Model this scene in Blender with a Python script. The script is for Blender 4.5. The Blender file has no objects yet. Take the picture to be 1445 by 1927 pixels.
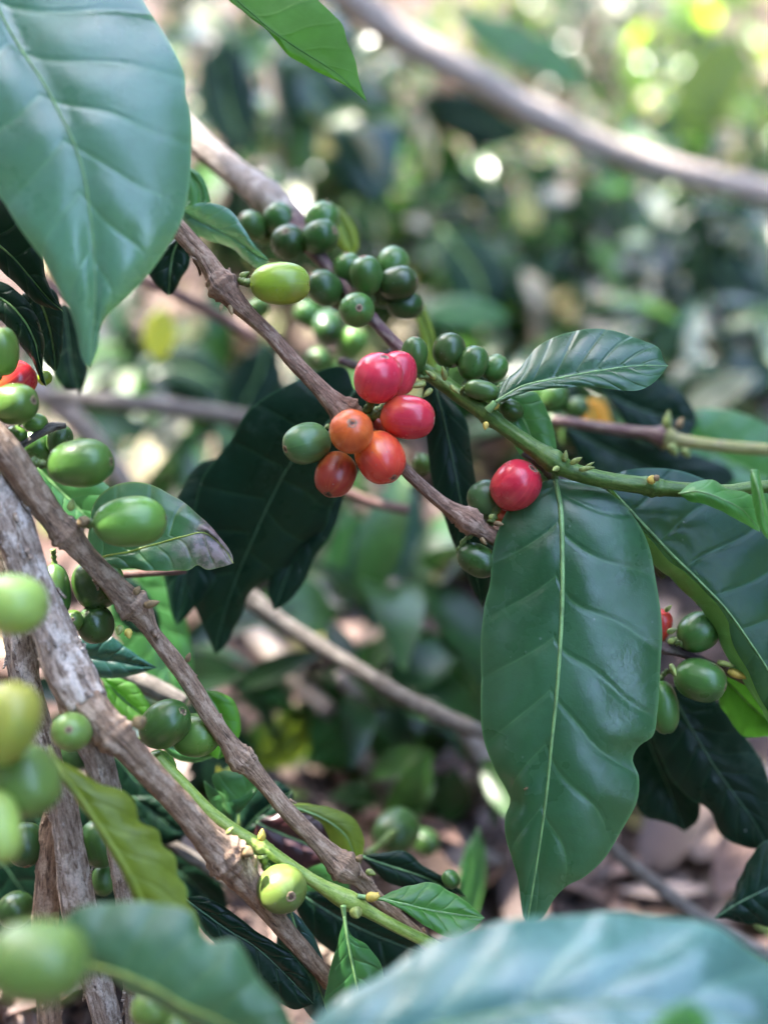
import bpy, math, random
from mathutils import Vector, Matrix, noise as NZ
random.seed(7)
sc = bpy.context.scene
C = sc.collection
R = math.radians

# ------------------------------------------------------------------ camera, sky, sun, exposure
PITCH = R(25)
CAM = Vector((0, 0, .42))
FWD = Vector((0, math.cos(PITCH), -math.sin(PITCH)))
UP = Vector((0, math.sin(PITCH), math.cos(PITCH)))
RT = Vector((1, 0, 0))
cd = bpy.data.cameras.new('camera')
cam = bpy.data.objects.new('camera', cd); C.objects.link(cam); sc.camera = cam
cam.location = CAM; cam.rotation_euler = (R(90) - PITCH, 0, 0)
cd.sensor_fit = 'HORIZONTAL'; cd.sensor_width = 36; cd.lens = 36 / .64
cd.clip_start = .01; cd.clip_end = 500
cd.dof.use_dof = True; cd.dof.focus_distance = .343; cd.dof.aperture_fstop = 5.0

SUN = Vector((-.47, .22, .86)).normalized()       # towards the sun
w = bpy.data.worlds.new('World'); sc.world = w; w.use_nodes = True
nt = w.node_tree
sky = nt.nodes.new('ShaderNodeTexSky'); sky.sky_type = 'NISHITA'; sky.sun_disc = False
sky.sun_elevation = math.asin(SUN.z); sky.sun_rotation = math.atan2(SUN.x, SUN.y)
sky.dust_density = 3.2; sky.air_density = 1.0; sky.ozone_density = 1.0
nt.links.new(sky.outputs[0], nt.nodes['Background'].inputs[0])
nt.nodes['Background'].inputs[1].default_value = .15
sd = bpy.data.lights.new('sun', 'SUN'); sd.energy = 2.0; sd.angle = R(.5); sd.color = (1, .94, .85)
so = bpy.data.objects.new('sun', sd); C.objects.link(so)
so.rotation_euler = SUN.to_track_quat('Z', 'Y').to_euler(); so.location = (-2, 1, 5)
sc.view_settings.view_transform = 'Standard'; sc.view_settings.look = 'None'
sc.view_settings.exposure = 4.2; sc.view_settings.gamma = 1
sc.render.engine = 'CYCLES'
cy = sc.cycles
cy.use_denoising = True; cy.max_bounces = 8; cy.diffuse_bounces = 4; cy.glossy_bounces = 4; cy.transmission_bounces = 6
cy.caustics_reflective = False; cy.caustics_refractive = False; cy.sample_clamp_indirect = 6

# ------------------------------------------------------------------ helpers
def S(d): return .64 * d / 1445                    # metres per photo pixel at depth d
def P(x, y, d):                                    # a point seen at photo pixel (x, y), d metres ahead
    return CAM + FWD * d + RT * ((x - 722.5) * S(d)) - UP * ((y - 963.5) * S(d))
def DIR(x, y, z): return (RT * x - UP * y + FWD * z).normalized()

def link(name, me, mat=None, parent=None):
    o = bpy.data.objects.new(name, me); C.objects.link(o)
    if mat: me.materials.append(mat)
    if parent: o.parent = parent
    return o
def mesh(name, vs, fs, smooth=True, attrs=None):
    me = bpy.data.meshes.new(name); me.from_pydata([tuple(v) for v in vs], [], fs)
    if smooth: me.polygons.foreach_set('use_smooth', [True] * len(fs))
    for k, vals in (attrs or {}).items():
        a = me.attributes.new(k, 'FLOAT', 'POINT'); a.data.foreach_set('value', vals)
    me.update(); return me
def thing(name, loc, label, cat, group=None, quat=None):
    o = bpy.data.objects.new(name, None); C.objects.link(o); o.location = loc; o.empty_display_size = .005
    if quat: o.rotation_mode = 'QUATERNION'; o.rotation_quaternion = quat
    o['label'] = label; o['category'] = cat
    if group: o['group'] = group
    return o
def cr(pts, n):                                    # Catmull-Rom through pts, n samples evenly by chord length
    k = len(pts); pts = [tuple(p) for p in pts]; dim = len(pts[0])
    cum = [0.0]
    for a, b in zip(pts, pts[1:]): cum.append(cum[-1] + max(1e-9, math.dist(a[:2], b[:2])))
    out = []; j = 0
    for i in range(n):
        s = cum[-1] * i / (n - 1)
        while j < k - 2 and cum[j + 1] < s: j += 1
        t = (s - cum[j]) / (cum[j + 1] - cum[j])
        p1, p2 = pts[j], pts[j + 1]
        h = cum[j + 1] - cum[j]
        def tan(m):
            if m == 0: return [(pts[1][q] - pts[0][q]) / (cum[1] - cum[0]) for q in range(dim)]
            if m == k - 1: return [(pts[-1][q] - pts[-2][q]) / (cum[-1] - cum[-2]) for q in range(dim)]
            return [(pts[m + 1][q] - pts[m - 1][q]) / (cum[m + 1] - cum[m - 1]) for q in range(dim)]
        m1, m2 = tan(j), tan(j + 1)
        t2, t3 = t * t, t * t * t
        out.append(tuple((2*t3-3*t2+1)*p1[q] + (t3-2*t2+t)*h*m1[q] + (-2*t3+3*t2)*p2[q] + (t3-t2)*h*m2[q] for q in range(dim)))
    return out
def frames(pts):
    n = len(pts); T = [(pts[min(i+1, n-1)] - pts[max(i-1, 0)]).normalized() for i in range(n)]
    a = T[0].orthogonal().normalized(); out = []
    for t in T:
        a = (a - t * a.dot(t)).normalized(); out.append((t, a, t.cross(a)))
    return out
def tube_geo(pts, rad, ring=10, fn=None, cap=True):
    vs, fs, ua, ul = [], [], [], []
    fr = frames(pts); L = 0
    for i, p in enumerate(pts):
        if i: L += (p - pts[i-1]).length
        t, a, b = fr[i]
        for k in range(ring):
            th = 2*math.pi*k/ring
            r = rad[i] * (fn(th, L, i) if fn else 1)
            vs.append(p + (a*math.cos(th) + b*math.sin(th))*r); ua.append(k/ring); ul.append(L)
    n = len(pts)
    for i in range(n-1):
        for k in range(ring):
            k2 = (k+1) % ring
            fs.append((i*ring+k, i*ring+k2, (i+1)*ring+k2, (i+1)*ring+k))
    if cap:
        fs.append(tuple(range(ring-1, -1, -1))); fs.append(tuple((n-1)*ring+k for k in range(ring)))
    return vs, fs, ua, ul
def tube(name, pts, rad, mat, parent, ring=10, fn=None):
    o = parent.location.copy() if parent else Vector()
    vs, fs, ua, ul = tube_geo(pts, rad, ring, fn)
    return link(name, mesh(name, [v - o for v in vs], fs, True, {'ua': ua, 'ul': ul}), mat, parent)

# ------------------------------------------------------------------ materials
class N:                                           # tiny node-graph helper
    def __init__(s, name):
        s.m = bpy.data.materials.new(name); s.m.use_nodes = True; s.t = s.m.node_tree
        s.t.nodes.clear(); s.out = s.add('ShaderNodeOutputMaterial')
    def add(s, typ, **kw):
        n = s.t.nodes.new(typ)
        for k, v in kw.items(): setattr(n, k, v)
        return n
    def put(s, sock, v):
        if isinstance(v, bpy.types.NodeSocket): s.t.links.new(v, sock)
        elif v is not None:
            if isinstance(v, tuple) and len(v) == 3 and sock.type == 'RGBA': v = (*v, 1)
            sock.default_value = v
    def math(s, op, a, b=None, c=None):
        n = s.add('ShaderNodeMath', operation=op)
        for i, v in enumerate((a, b, c)): s.put(n.inputs[i], v) if v is not None else None
        return n.outputs[0]
    def mix(s, f, a, b, mode='MIX'):
        n = s.add('ShaderNodeMix', data_type='RGBA', blend_type=mode)
        s.put(n.inputs[0], f); s.put(n.inputs[6], a); s.put(n.inputs[7], b); return n.outputs[2]
    def attr(s, name): return s.add('ShaderNodeAttribute', attribute_name=name).outputs['Fac']
    def step(s, v, lo, hi, a=0.0, b=1.0):
        n = s.add('ShaderNodeMapRange', interpolation_type='SMOOTHSTEP')
        for i, x in enumerate((v, lo, hi, a, b)): s.put(n.inputs[i], x)
        return n.outputs[0]
    def noise(s, scale, detail=3, vec=None, rough=.5, w=None, dist=0):
        n = s.add('ShaderNodeTexNoise', noise_dimensions='4D' if w is not None else '3D')
        n.inputs['Scale'].default_value = scale; n.inputs['Detail'].default_value = detail
        n.inputs['Roughness'].default_value = rough; n.inputs['Distortion'].default_value = dist
        if vec is not None: s.put(n.inputs['Vector'], vec)
        if w is not None: s.put(n.inputs['W'], w)
        return n.outputs[0]
    def bsdf(s, **kw):
        n = s.add('ShaderNodeBsdfPrincipled')
        for k, v in kw.items(): s.put(n.inputs[k.replace('_', ' ')], v)
        return n
    def bump(s, h, strength=.3, dist=.001, normal=None):
        n = s.add('ShaderNodeBump'); n.inputs['Strength'].default_value = strength; n.inputs['Distance'].default_value = dist
        s.put(n.inputs['Height'], h)
        if normal is not None: s.put(n.inputs['Normal'], normal)
        return n.outputs[0]
    def obj(s): return s.add('ShaderNodeTexCoord').outputs['Object']
    def rnd(s): return s.math('MULTIPLY', s.add('ShaderNodeObjectInfo').outputs['Random'], 40.0)
    def vec(s, x, y, z):
        n = s.add('ShaderNodeCombineXYZ')
        for i, v in enumerate((x, y, z)): s.put(n.inputs[i], v)
        return n.outputs[0]
    def done(s, sh): s.t.links.new(sh, s.out.inputs[0]); return s.m

def leaf_mat(name, top, under, vein=None, rough=.34, trans=.22, tcol=None, blotch=None, bamt=.0, tipcol=None, dust=.25):
    n = N(name); co = n.obj(); w = n.rnd()
    spec = .16 if max(top) < .03 else (.8 if max(top) > .09 and name == 'pale leaf' else .55)
    vein = vein or tuple(min(1, c*2.2+.02) for c in top)
    m1 = n.noise(55, 4, co, .6, w); m2 = n.noise(420, 3, co, .6, w); m3 = n.noise(22, 2, co, .5, n.math('ADD', w, 9.0))
    ph = n.attr('vein'); av = n.attr('vv')
    tri = n.math('MULTIPLY', n.math('ABSOLUTE', n.math('SUBTRACT', n.math('FRACT', n.math('ADD', ph, 100.5)), .5)), 2.0)  # 0 on a vein
    line = n.math('MULTIPLY', n.step(tri, .0, .07, 1., 0.), n.step(av, .5, 1., 1., .15))
    col = n.mix(n.step(m1, .3, .7), top, tuple(c*1.55 for c in top))
    col = n.mix(n.step(m3, .35, .7, 0., .5), col, tuple(c*.62 for c in top))
    col = n.mix(n.step(m2, .45, .75, 0., .35), col, tuple(c*.6 for c in top))
    if blotch: col = n.mix(n.step(m1, .62-bamt, .72-bamt*.8), col, blotch)
    if tipcol:
        f = n.step(n.math('ADD', n.attr('uu'), n.math('MULTIPLY', n.math('SUBTRACT', m1, .5), 1.0)), (.50), .80)
        col = n.mix(f, col, n.mix(n.step(m2, .4, .6), tipcol, tuple(c*.3 for c in tipcol)))
    col = n.mix(n.math('MULTIPLY', line, .34), col, vein)
    col = n.mix(n.step(av, .955, 1., 0., .6), col, vein)
    dv = n.add('ShaderNodeTexVoronoi'); n.put(dv.inputs['Vector'], co); dv.inputs['Scale'].default_value = 260
    speck = n.math('MULTIPLY', n.step(dv.outputs['Distance'], .05, .14, 1., 0.), n.step(n.noise(90, 2, co, .5, w), .58, .66))
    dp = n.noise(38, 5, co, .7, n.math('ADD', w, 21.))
    col = n.mix(n.step(dp, .56, .74, 0., .13), col, (.20, .29, .23))  # uneven sheen painted in as pale patches, along with dusty water marks
    col = n.mix(n.math('MULTIPLY', speck, dust*1.5), col, (.5, .55, .5))
    ucol = n.mix(n.step(m1, .3, .7), under, tuple(c*.75 for c in under))
    ucol = n.mix(n.math('MULTIPLY', line, .5), ucol, tuple(c*.6 for c in under))
    if tipcol: ucol = n.mix(f, ucol, tipcol)
    back = n.add('ShaderNodeNewGeometry').outputs['Backfacing']
    col = n.mix(back, col, ucol)
    ve = n.add('ShaderNodeTexVoronoi', feature='DISTANCE_TO_EDGE'); n.put(ve.inputs['Vector'], co); ve.inputs['Scale'].default_value = 520
    h = n.math('ADD', n.math('ADD', n.math('MULTIPLY', m2, .3), n.math('MULTIPLY', n.step(ve.outputs['Distance'], 0., .12), .035)), n.math('ADD', n.math('MULTIPLY', m1, 1.3), n.math('MULTIPLY', n.step(tri, 0., .25), .6)))
    nb = n.bump(h, .35, .0009)
    rg = n.math('ADD', n.step(m1, .3, .75, rough-.08, rough+.2), n.math('MULTIPLY', back, .2))
    b = n.bsdf(Base_Color=col, Roughness=rg, Normal=nb, Specular_IOR_Level=spec)
    t = n.add('ShaderNodeBsdfTranslucent'); n.put(t.inputs[0], n.mix(n.step(m1, .3, .7), tcol or tuple(min(1, c*3) for c in under), tuple(c*.75 for c in (tcol or tuple(min(1, c*3) for c in under)))))
    mx = n.add('ShaderNodeMixShader'); mx.inputs[0].default_value = trans
    n.t.links.new(b.outputs[0], mx.inputs[1]); n.t.links.new(t.outputs[0], mx.inputs[2])
    return n.done(mx.outputs[0])

GT, GU = (.022, .085, .034), (.07, .17, .05)
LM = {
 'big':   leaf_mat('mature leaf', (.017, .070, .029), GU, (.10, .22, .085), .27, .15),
 'waxy':  leaf_mat('pale leaf', (.075, .175, .155), GU, (.17, .34, .2), .24),  # bluish sky reflection painted into this leaf's base colour
 'pale':  leaf_mat('pale leaf', (.062, .160, .112), GU, (.17, .34, .15), .26),  # sky sheen painted in: base colour paled towards blue grey
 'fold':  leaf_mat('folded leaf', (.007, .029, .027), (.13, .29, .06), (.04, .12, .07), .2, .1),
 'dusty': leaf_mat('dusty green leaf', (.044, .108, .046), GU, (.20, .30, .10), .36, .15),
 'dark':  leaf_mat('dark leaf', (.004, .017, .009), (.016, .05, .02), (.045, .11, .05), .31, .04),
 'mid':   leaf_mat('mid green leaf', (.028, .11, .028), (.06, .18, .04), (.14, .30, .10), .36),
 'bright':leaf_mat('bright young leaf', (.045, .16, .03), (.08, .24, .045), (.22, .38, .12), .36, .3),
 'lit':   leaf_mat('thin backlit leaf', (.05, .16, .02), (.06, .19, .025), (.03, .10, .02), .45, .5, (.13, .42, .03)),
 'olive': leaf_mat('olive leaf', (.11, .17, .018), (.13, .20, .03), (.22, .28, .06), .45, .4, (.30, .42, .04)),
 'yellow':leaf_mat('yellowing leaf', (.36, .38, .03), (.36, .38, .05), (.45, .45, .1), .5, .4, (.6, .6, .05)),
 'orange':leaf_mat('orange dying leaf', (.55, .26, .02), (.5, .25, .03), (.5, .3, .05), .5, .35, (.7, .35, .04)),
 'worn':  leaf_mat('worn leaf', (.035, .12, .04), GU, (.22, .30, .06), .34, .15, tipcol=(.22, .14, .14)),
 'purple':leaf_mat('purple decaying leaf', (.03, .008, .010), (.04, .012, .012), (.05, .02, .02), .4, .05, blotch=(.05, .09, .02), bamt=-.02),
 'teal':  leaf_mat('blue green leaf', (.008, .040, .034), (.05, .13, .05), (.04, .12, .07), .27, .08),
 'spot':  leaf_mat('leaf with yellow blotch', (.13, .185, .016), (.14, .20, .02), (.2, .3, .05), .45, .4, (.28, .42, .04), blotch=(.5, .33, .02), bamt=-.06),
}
def plain(name, col, rough=.5, var=.3, scale=300, bump=.2, trans=0, tcol=None, sss=0):
    n = N(name); co = n.obj(); w = n.rnd()
    a = n.noise(scale, 4, co, .6, w)
    c = n.mix(n.step(a, .3, .7), tuple(x*(1-var) for x in col), tuple(min(1, x*(1+var)) for x in col))
    b = n.bsdf(Base_Color=c, Roughness=rough, Normal=n.bump(a, bump, .0006))
    if sss: b.inputs['Subsurface Weight'].default_value = sss; b.inputs['Subsurface Radius'].default_value = (.002, .002, .001); b.inputs['Subsurface Scale'].default_value = 1
    return n.done(b.outputs[0])
M_rib = plain('leaf rib', (.17, .31, .11), .42)
M_ribdark = plain('dark leaf rib', (.06, .14, .07), .42)
M_ribolive = plain('olive leaf rib', (.26, .32, .05), .42)
M_stalk = plain('fruit stalk', (.10, .15, .035), .5, .5, 500, .5)
M_bud = plain('bud scale', (.22, .27, .07), .5, .5, 600, .4)
M_budbrown = plain('dry bud scale', (.22, .15, .07), .7, .5, 700, .6)
M_budyellow = plain('yellow bud', (.55, .42, .08), .5, .3, 500, .3)

def bark_mat(name, c1, c2, c3, rough=.75, scale=1., bump=.8):
    n = N(name); w = n.rnd()
    th = n.math('MULTIPLY', n.attr('ua'), 6.28318)
    l = n.attr('ul')
    v = n.vec(n.math('MULTIPLY', n.math('COSINE', th), 1.), n.math('MULTIPLY', n.math('SINE', th), 1.), n.math('MULTIPLY', l, 45.))
    fib = n.noise(5.5*scale, 5, v, .65, w, .3)
    v2 = n.vec(n.math('COSINE', th), n.math('SINE', th), n.math('MULTIPLY', l, 130.))
    pat = n.noise(1.6*scale, 4, v2, .6, n.math('ADD', w, 7.))
    fine = n.noise(1500, 3, n.obj(), .6)
    c = n.mix(n.step(fib, .32, .62), c1, c2)
    c = n.mix(n.step(pat, .48, .62), c, c3)
    c = n.mix(n.step(fine, .4, .8, 0., .45), c, tuple(x*.45 for x in c1))
    c = n.mix(n.step(fib, .30, .40, .9, 0.), c, tuple(x*.25 for x in c1))
    h = n.math('ADD', n.math('MULTIPLY', fib, 1.6), n.math('ADD', n.math('MULTIPLY', pat, .6), n.math('MULTIPLY', fine, .35)))
    b = n.bsdf(Base_Color=c, Roughness=rough, Normal=n.bump(h, bump, .0011), Specular_IOR_Level=.35)
    return n.done(b.outputs[0])
BK = {
 'brown': bark_mat('brown twig bark', (.13, .075, .052), (.37, .22, .15), (.49, .34, .25)),
 'red':   bark_mat('reddish twig bark', (.14, .065, .055), (.24, .13, .11), (.30, .20, .17)),
 'plum':  bark_mat('plum young bark', (.07, .03, .04), (.14, .075, .08), (.22, .16, .13), .5, 1., .4),
 'grey':  bark_mat('grey bark', (.20, .16, .135), (.36, .30, .26), (.46, .40, .36)),
 'pale':  bark_mat('pale peeling bark', (.17, .11, .075), (.54, .43, .345), (.76, .66, .57), .8, 1., 1.),  # pale bark, its lightest tone raised to stand in for missing sun
 'tan':   bark_mat('tan bark', (.14, .088, .06), (.41, .27, .175), (.53, .385, .275)),
 'dead':  bark_mat('dead twig bark', (.09, .075, .065), (.19, .165, .145), (.28, .25, .22)),
 'green': bark_mat('green stem skin', (.045, .105, .016), (.085, .165, .030), (.12, .19, .045), .34, 1., .2),
 'lime':  bark_mat('light green stem skin', (.19, .30, .045), (.28, .39, .075), (.34, .43, .12), .42, 1., .15),
 'ochre': bark_mat('yellowish stem skin', (.22, .22, .07), (.33, .32, .12), (.30, .26, .14), .5, 1., .3),
 'pinkish': bark_mat('pale pinkish bark', (.42, .33, .28), (.54, .45, .39), (.62, .54, .48)),
}
def cherry_mat(name, base, apex, rough=.3, mott=.25, patch=None, lo=.2, hi=.8):
    n = N(name); co = n.obj(); w = n.rnd(); t = n.attr('tt')
    a = n.noise(160, 3, co, .55, w); f = n.noise(1400, 2, co, .6, w)
    c = n.mix(n.step(n.math('ADD', t, n.math('MULTIPLY', n.math('SUBTRACT', a, .5), 1.2)), lo, hi), base, apex)
    c = n.mix(n.step(a, .35, .7, 0., mott), c, tuple(x*.55 for x in apex))
    sc_ = n.noise(75, 5, co, .75, n.math('ADD', w, 3.))
    c = n.mix(n.step(sc_, .56, .66, 0., .4), c, tuple(min(1, x*.6+.07) for x in base))
    st = n.noise(1., 3, n.vec(n.math('MULTIPLY', n.math('COSINE', n.attr('th')), 7.), n.math('MULTIPLY', n.math('SINE', n.attr('th')), 7.), n.math('MULTIPLY', t, 2.)), .6, w)
    c = n.mix(n.step(st, .45, .75, 0., .3), c, tuple(min(1, x*1.5) for x in base))
    hs = n.add('ShaderNodeHueSaturation'); rr = n.add('ShaderNodeObjectInfo').outputs['Random']
    n.put(hs.inputs['Hue'], n.step(rr, 0., 1., .488 if apex[1] > apex[0] else .497, .512 if apex[1] > apex[0] else .502)); n.put(hs.inputs['Value'], n.step(n.math('FRACT', n.math('MULTIPLY', rr, 7.3)), 0., 1., .8 if apex[1] > apex[0] else .93, 1.25 if apex[1] > apex[0] else 1.07)); n.put(hs.inputs['Color'], c); c = hs.outputs[0]
    vo = n.add('ShaderNodeTexVoronoi'); n.put(vo.inputs['Vector'], co); vo.inputs['Scale'].default_value = 420
    sp = n.math('MULTIPLY', n.step(vo.outputs['Distance'], .06, .13, 1., 0.), n.step(n.noise(230, 2, co, .5, w), .47, .55))
    c = n.mix(n.math('MULTIPLY', sp, .6), c, patch or tuple(min(1, x*.3+.18) for x in base))
    b = n.bsdf(Base_Color=c, Roughness=n.step(a, .3, .7, rough-.04, rough+.1), Normal=n.bump(n.math('ADD', n.math('MULTIPLY', st, .5), n.math('ADD', a, n.math('MULTIPLY', f, .12))), .18, .0006), Specular_IOR_Level=.5)
    b.inputs['Subsurface Weight'].default_value = .18; b.inputs['Subsurface Radius'].default_value = (.0030, .0016, .0008); b.inputs['Subsurface Scale'].default_value = 1.
    return n.done(b.outputs[0])
CM = {
 'red':    cherry_mat('ripe red skin', (.64, .07, .08), (.58, .024, .055), .21),
 'redor':  cherry_mat('red over orange skin', (.70, .13, .045), (.60, .032, .05), .23, lo=.0, hi=.55),
 'orange': cherry_mat('orange skin', (.72, .19, .035), (.68, .115, .03), .28),
 'orred':  cherry_mat('orange red skin', (.70, .17, .03), (.60, .045, .03), .26, lo=.15, hi=.7),
 'dull':   cherry_mat('dull red brown skin', (.42, .15, .025), (.30, .028, .018), .3, lo=.1, hi=.6),
 'green':  cherry_mat('green skin', (.060, .150, .030), (.052, .130, .026), .3),
 'dkgreen':cherry_mat('dark green skin', (.036, .092, .018), (.030, .076, .015), .3),
 'grey':   cherry_mat('greyish green skin', (.085, .16, .05), (.06, .13, .04), .32),
 'mid':    cherry_mat('fresh green skin', (.10, .205, .036), (.11, .215, .036), .3),
 'lime':   cherry_mat('light green skin', (.16, .26, .05), (.17, .27, .055), .3),
 'yellow': cherry_mat('yellow green skin', (.235, .32, .025), (.20, .28, .025), .3),
 'pale':   cherry_mat('pale yellow green skin', (.30, .42, .085), (.31, .42, .09), .32),
 'gold':   cherry_mat('green skin turning yellow', (.28, .36, .05), (.38, .37, .06), .32),
}
def scar_mat(name, ring, mid):
    n = N(name); t = n.attr('tt'); a = n.noise(1800, 3, n.obj(), .6)
    c = n.mix(n.step(n.math('ADD', t, n.math('MULTIPLY', a, .2)), .45, .75), mid, ring)
    c = n.mix(n.step(a, .4, .7, 0., .4), c, mid)
    return n.done(n.bsdf(Base_Color=c, Roughness=.75, Normal=n.bump(a, .6, .0005)).outputs[0])
M_scar = scar_mat('dry calyx scar', (.33, .23, .14), (.10, .055, .035))
M_scard = scar_mat('dark calyx scar', (.12, .085, .05), (.03, .02, .015))

# ------------------------------------------------------------------ builders
def to3(pts, D): return [(p[0], p[1], (p[2] if len(p) > 2 else 0.)) for p in pts]

def leaf(label, D, L, M, Rr, mat='big', up=True, nv=8, quilt=.5, wave=.8, bulge=1.5, rib=None, ribw=3.2, pet=None, group='coffee leaves around the cherries',
         n=64, vs_=None, rails=None, slant=.16, seed=0, cat='leaf', name='coffee_leaf', petw=4.5):
    m = LM[mat] if isinstance(mat, str) else mat
    M = to3(M, D)
    if rails is None:
        L = [M[0]] + to3(L, D) + [M[-1]]; Rr = [M[0]] + to3(Rr, D) + [M[-1]]
        rails = [(-1, L), (0, M), (1, Rr)]
    else: rails = [(v, [M[0]] + to3(r, D) + [M[-1]] if v != 0 else M) for v, r in rails]
    rs = [(v, cr(r, n)) for v, r in rails]
    base = P(M[0][0], M[0][1], D + M[0][2]*.001)
    root = thing(name, base, label, cat, group)
    half = 11
    cols = []
    for (va, ra), (vb, rb) in zip(rs, rs[1:]):
        for k in range(half):
            s = k / half
            cols.append((va, ra, vb, rb, s))
    cols.append((rs[-2][0], rs[-2][1], rs[-1][0], rs[-1][1], 1.0))
    rng = random.Random(hash(label) % 9999 if False else sum(map(ord, label)) + seed)
    ox = rng.random()*50
    wid = max(math.dist(rs[0][1][i][:2], rs[-1][1][i][:2]) for i in range(0, n, 4)); fs_ = min(1, wid/230)
    grid = []; VV = []; UU = []; VE = []; rawv = []
    for i in range(n):
        u = i/(n-1); row = []
        env = min(1, 6*u, 5*(1-u))
        for va, ra, vb, rb, s in cols:
            v = va + (vb-va)*s
            x = ra[i][0]*(1-s) + rb[i][0]*s; y = ra[i][1]*(1-s) + rb[i][1]*s; z = ra[i][2]*(1-s) + rb[i][2]*s
            row.append(P(x, y, D + (z - bulge*env*4*s*(1-s))*.001)); rawv.append(v)
            sl = slant*(abs(v)**.8) * (1 if v > 0 else .95)
            UU.append(u); VV.append(abs(v)); VE.append(nv*(u - sl) + (.35 if v < 0 else 0) + .05*math.sin(u*17+v*5+ox))
        grid.append(row)
    nc = len(cols)
    tow = (CAM - grid[n//2][nc//2]).normalized()
    out = []
    for i in range(n):
        for k in range(nc):
            p = grid[i][k]
            du = grid[min(i+1, n-1)][k] - grid[max(i-1, 0)][k]; dv = grid[i][min(k+1, nc-1)] - grid[i][max(k-1, 0)]
            nn = du.cross(dv)
            nn = nn.normalized() if nn.length > 1e-12 else tow
            if nn.dot(tow) < 0: nn = -nn
            v = rawv[i*nc+k]; u = i/(n-1); ph = VE[i*nc+k]
            env = min(1, 6*u, 5*(1-u))
            tri = abs(((ph+100) % 1) - .5)*2          # 0 mid field .. 1 on a vein
            q = quilt*(1 - tri**2.2)*(1-.55*abs(v)**2)*min(1, abs(v)*4)
            wv = .6*wave*abs(v)**2.5*(math.sin(u*21+ox+(2 if v < 0 else 0)) + .6*math.sin(u*43+ox*2))
            fine = .35*NZ.noise(Vector((u*9+ox, v*3, ox)))
            out.append(p + nn*((q if up else -q)*fs_ + wv*fs_ + fine*1.6*fs_)*env*.001)
    fs = []
    for i in range(n-1):
        for k in range(nc-1):
            fs.append((i*nc+k, i*nc+k+1, (i+1)*nc+k+1, (i+1)*nc+k))
    me = mesh('blade', [p-base for p in out], fs, True, {'uu': UU, 'vv': VV, 'vein': VE})
    cam_l = CAM - base
    s = 0
    for p in me.polygons: s += p.normal.dot(cam_l - p.center)*p.area
    if (s > 0) != up: me.flip_normals()
    link('blade', me, m, root)
    # midrib
    k0 = [i for i, (v, _) in enumerate(rails) if v == 0][0]*half
    mp = []; mr = []
    for i in range(0, n, 1):
        mp.append(out[i*nc+k0] + tow*(.00012)); mr.append(S(D)*ribw*max(.25, 1-.8*i/(n-1)))
    tube('midrib', mp, mr, rib or M_rib, root, 8)
    if pet:
        pp = cr([(a[0], a[1], (a[2] if len(a) > 2 else 0)) for a in pet] + [M[0]], 14)
        pp = [P(a[0], a[1], D + a[2]*.001) for a in pp]
        tube('petiole', pp, [S(D)*petw*(1.25-.35*i/13) for i in range(14)], rib or M_rib, root, 10)
    return root

def branch(label, pts, bark='brown', rough=.10, group='coffee branches', name='coffee_stem', parts=None, knobs=(), ring=26, buds=(), flakes=0, step=4.5):  # one object name for trunks, branches and twigs alike
    """pts: (x, y, D, radius px); knobs: extra swellings (x, y, amount, px length)"""
    tot = sum(math.dist(a[:2], b[:2]) for a, b in zip(pts, pts[1:]))
    n = max(8, int(tot/step))
    sm = cr(pts, n)
    ps = [P(a[0], a[1], a[2]) for a in sm]; rd = [a[3]*S(a[2]) for a in sm]
    for i, a in enumerate(sm):
        for kx, ky, am, ln in knobs:
            d = math.dist(a[:2], (kx, ky)); rd[i] *= 1 + 1.5*am*math.exp(-(d/ln)**2) + .8*am*math.exp(-((d-1.9*ln)/(.45*ln))**2)
    root = thing(name, ps[0], label, 'branch', group)
    ox = sum(map(ord, label)) % 97 * 1.37
    def fn(th, L, i):
        c, s_ = math.cos(th), math.sin(th)
        r = rd[i]
        a = NZ.noise(Vector((c*2.2+ox, s_*2.2, L*60)))*1.0
        b = NZ.noise(Vector((c*5+ox, s_*5, L*38)))*.8
        e = NZ.noise(Vector((c*1.1, s_*1.1+ox, L*330)))*.35
        return 1 + rough*(a+b+e)
    parts = parts or [(0, 1, 'stem', bark)]
    for f0, f1, pn, bk in parts:
        i0, i1 = int(f0*(n-1)), int(f1*(n-1))+1
        q = ps[i0:i1]
        vs, fs, ua, ul = tube_geo(q, rd[i0:i1], ring, (lambda th, L, i, i0=i0: fn(th, L, i+i0)))
        link(pn, mesh(pn, [v-ps[0] for v in vs], fs, True, {'ua': ua, 'ul': ul}), BK[bk], root)
    rng = random.Random(int(ox*100))
    for k in range(flakes):                       # curled strips of loose bark
        i = rng.randrange(3, max(5, int(parts[0][1]*(n-1))-8)); fr = frames(ps[i:i+6]); th = rng.uniform(0, 6.28)
        t, a, b = fr[0]
        nn = (a*math.cos(th)+b*math.sin(th)); sd_ = t.cross(nn)
        ln = rng.uniform(14, 34)*S(.34); wd = rng.uniform(3, 7)*S(.34)
        vs = []
        for j in range(6):
            g = j/5; o = ps[i] + nn*(rd[i]*(1.02)+ (g**2)*ln*.28) + t*(g*ln)*(1 if k % 2 else -1)
            wj = wd*(1-.5*g)*(1+.3*math.sin(g*9+k))
            vs += [o + sd_*wj - nn*wj*.3, o + nn*.0002, o - sd_*wj - nn*wj*.3]
        fs = [(j*3+m, j*3+m+1, j*3+m+4, j*3+m+3) for j in range(5) for m in range(2)]
        me = mesh('bark_flake', [v-ps[0] for v in vs], fs, True, {'ua': [.1]*18, 'ul': [j*.002 for j in range(18)]})
        o = link('bark_flake', me, BK[parts[0][3]], root)
        sm_ = o.modifiers.new('thick', 'SOLIDIFY'); sm_.thickness = .0004
    for bd in buds: bud(root, *bd)
    return root

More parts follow.
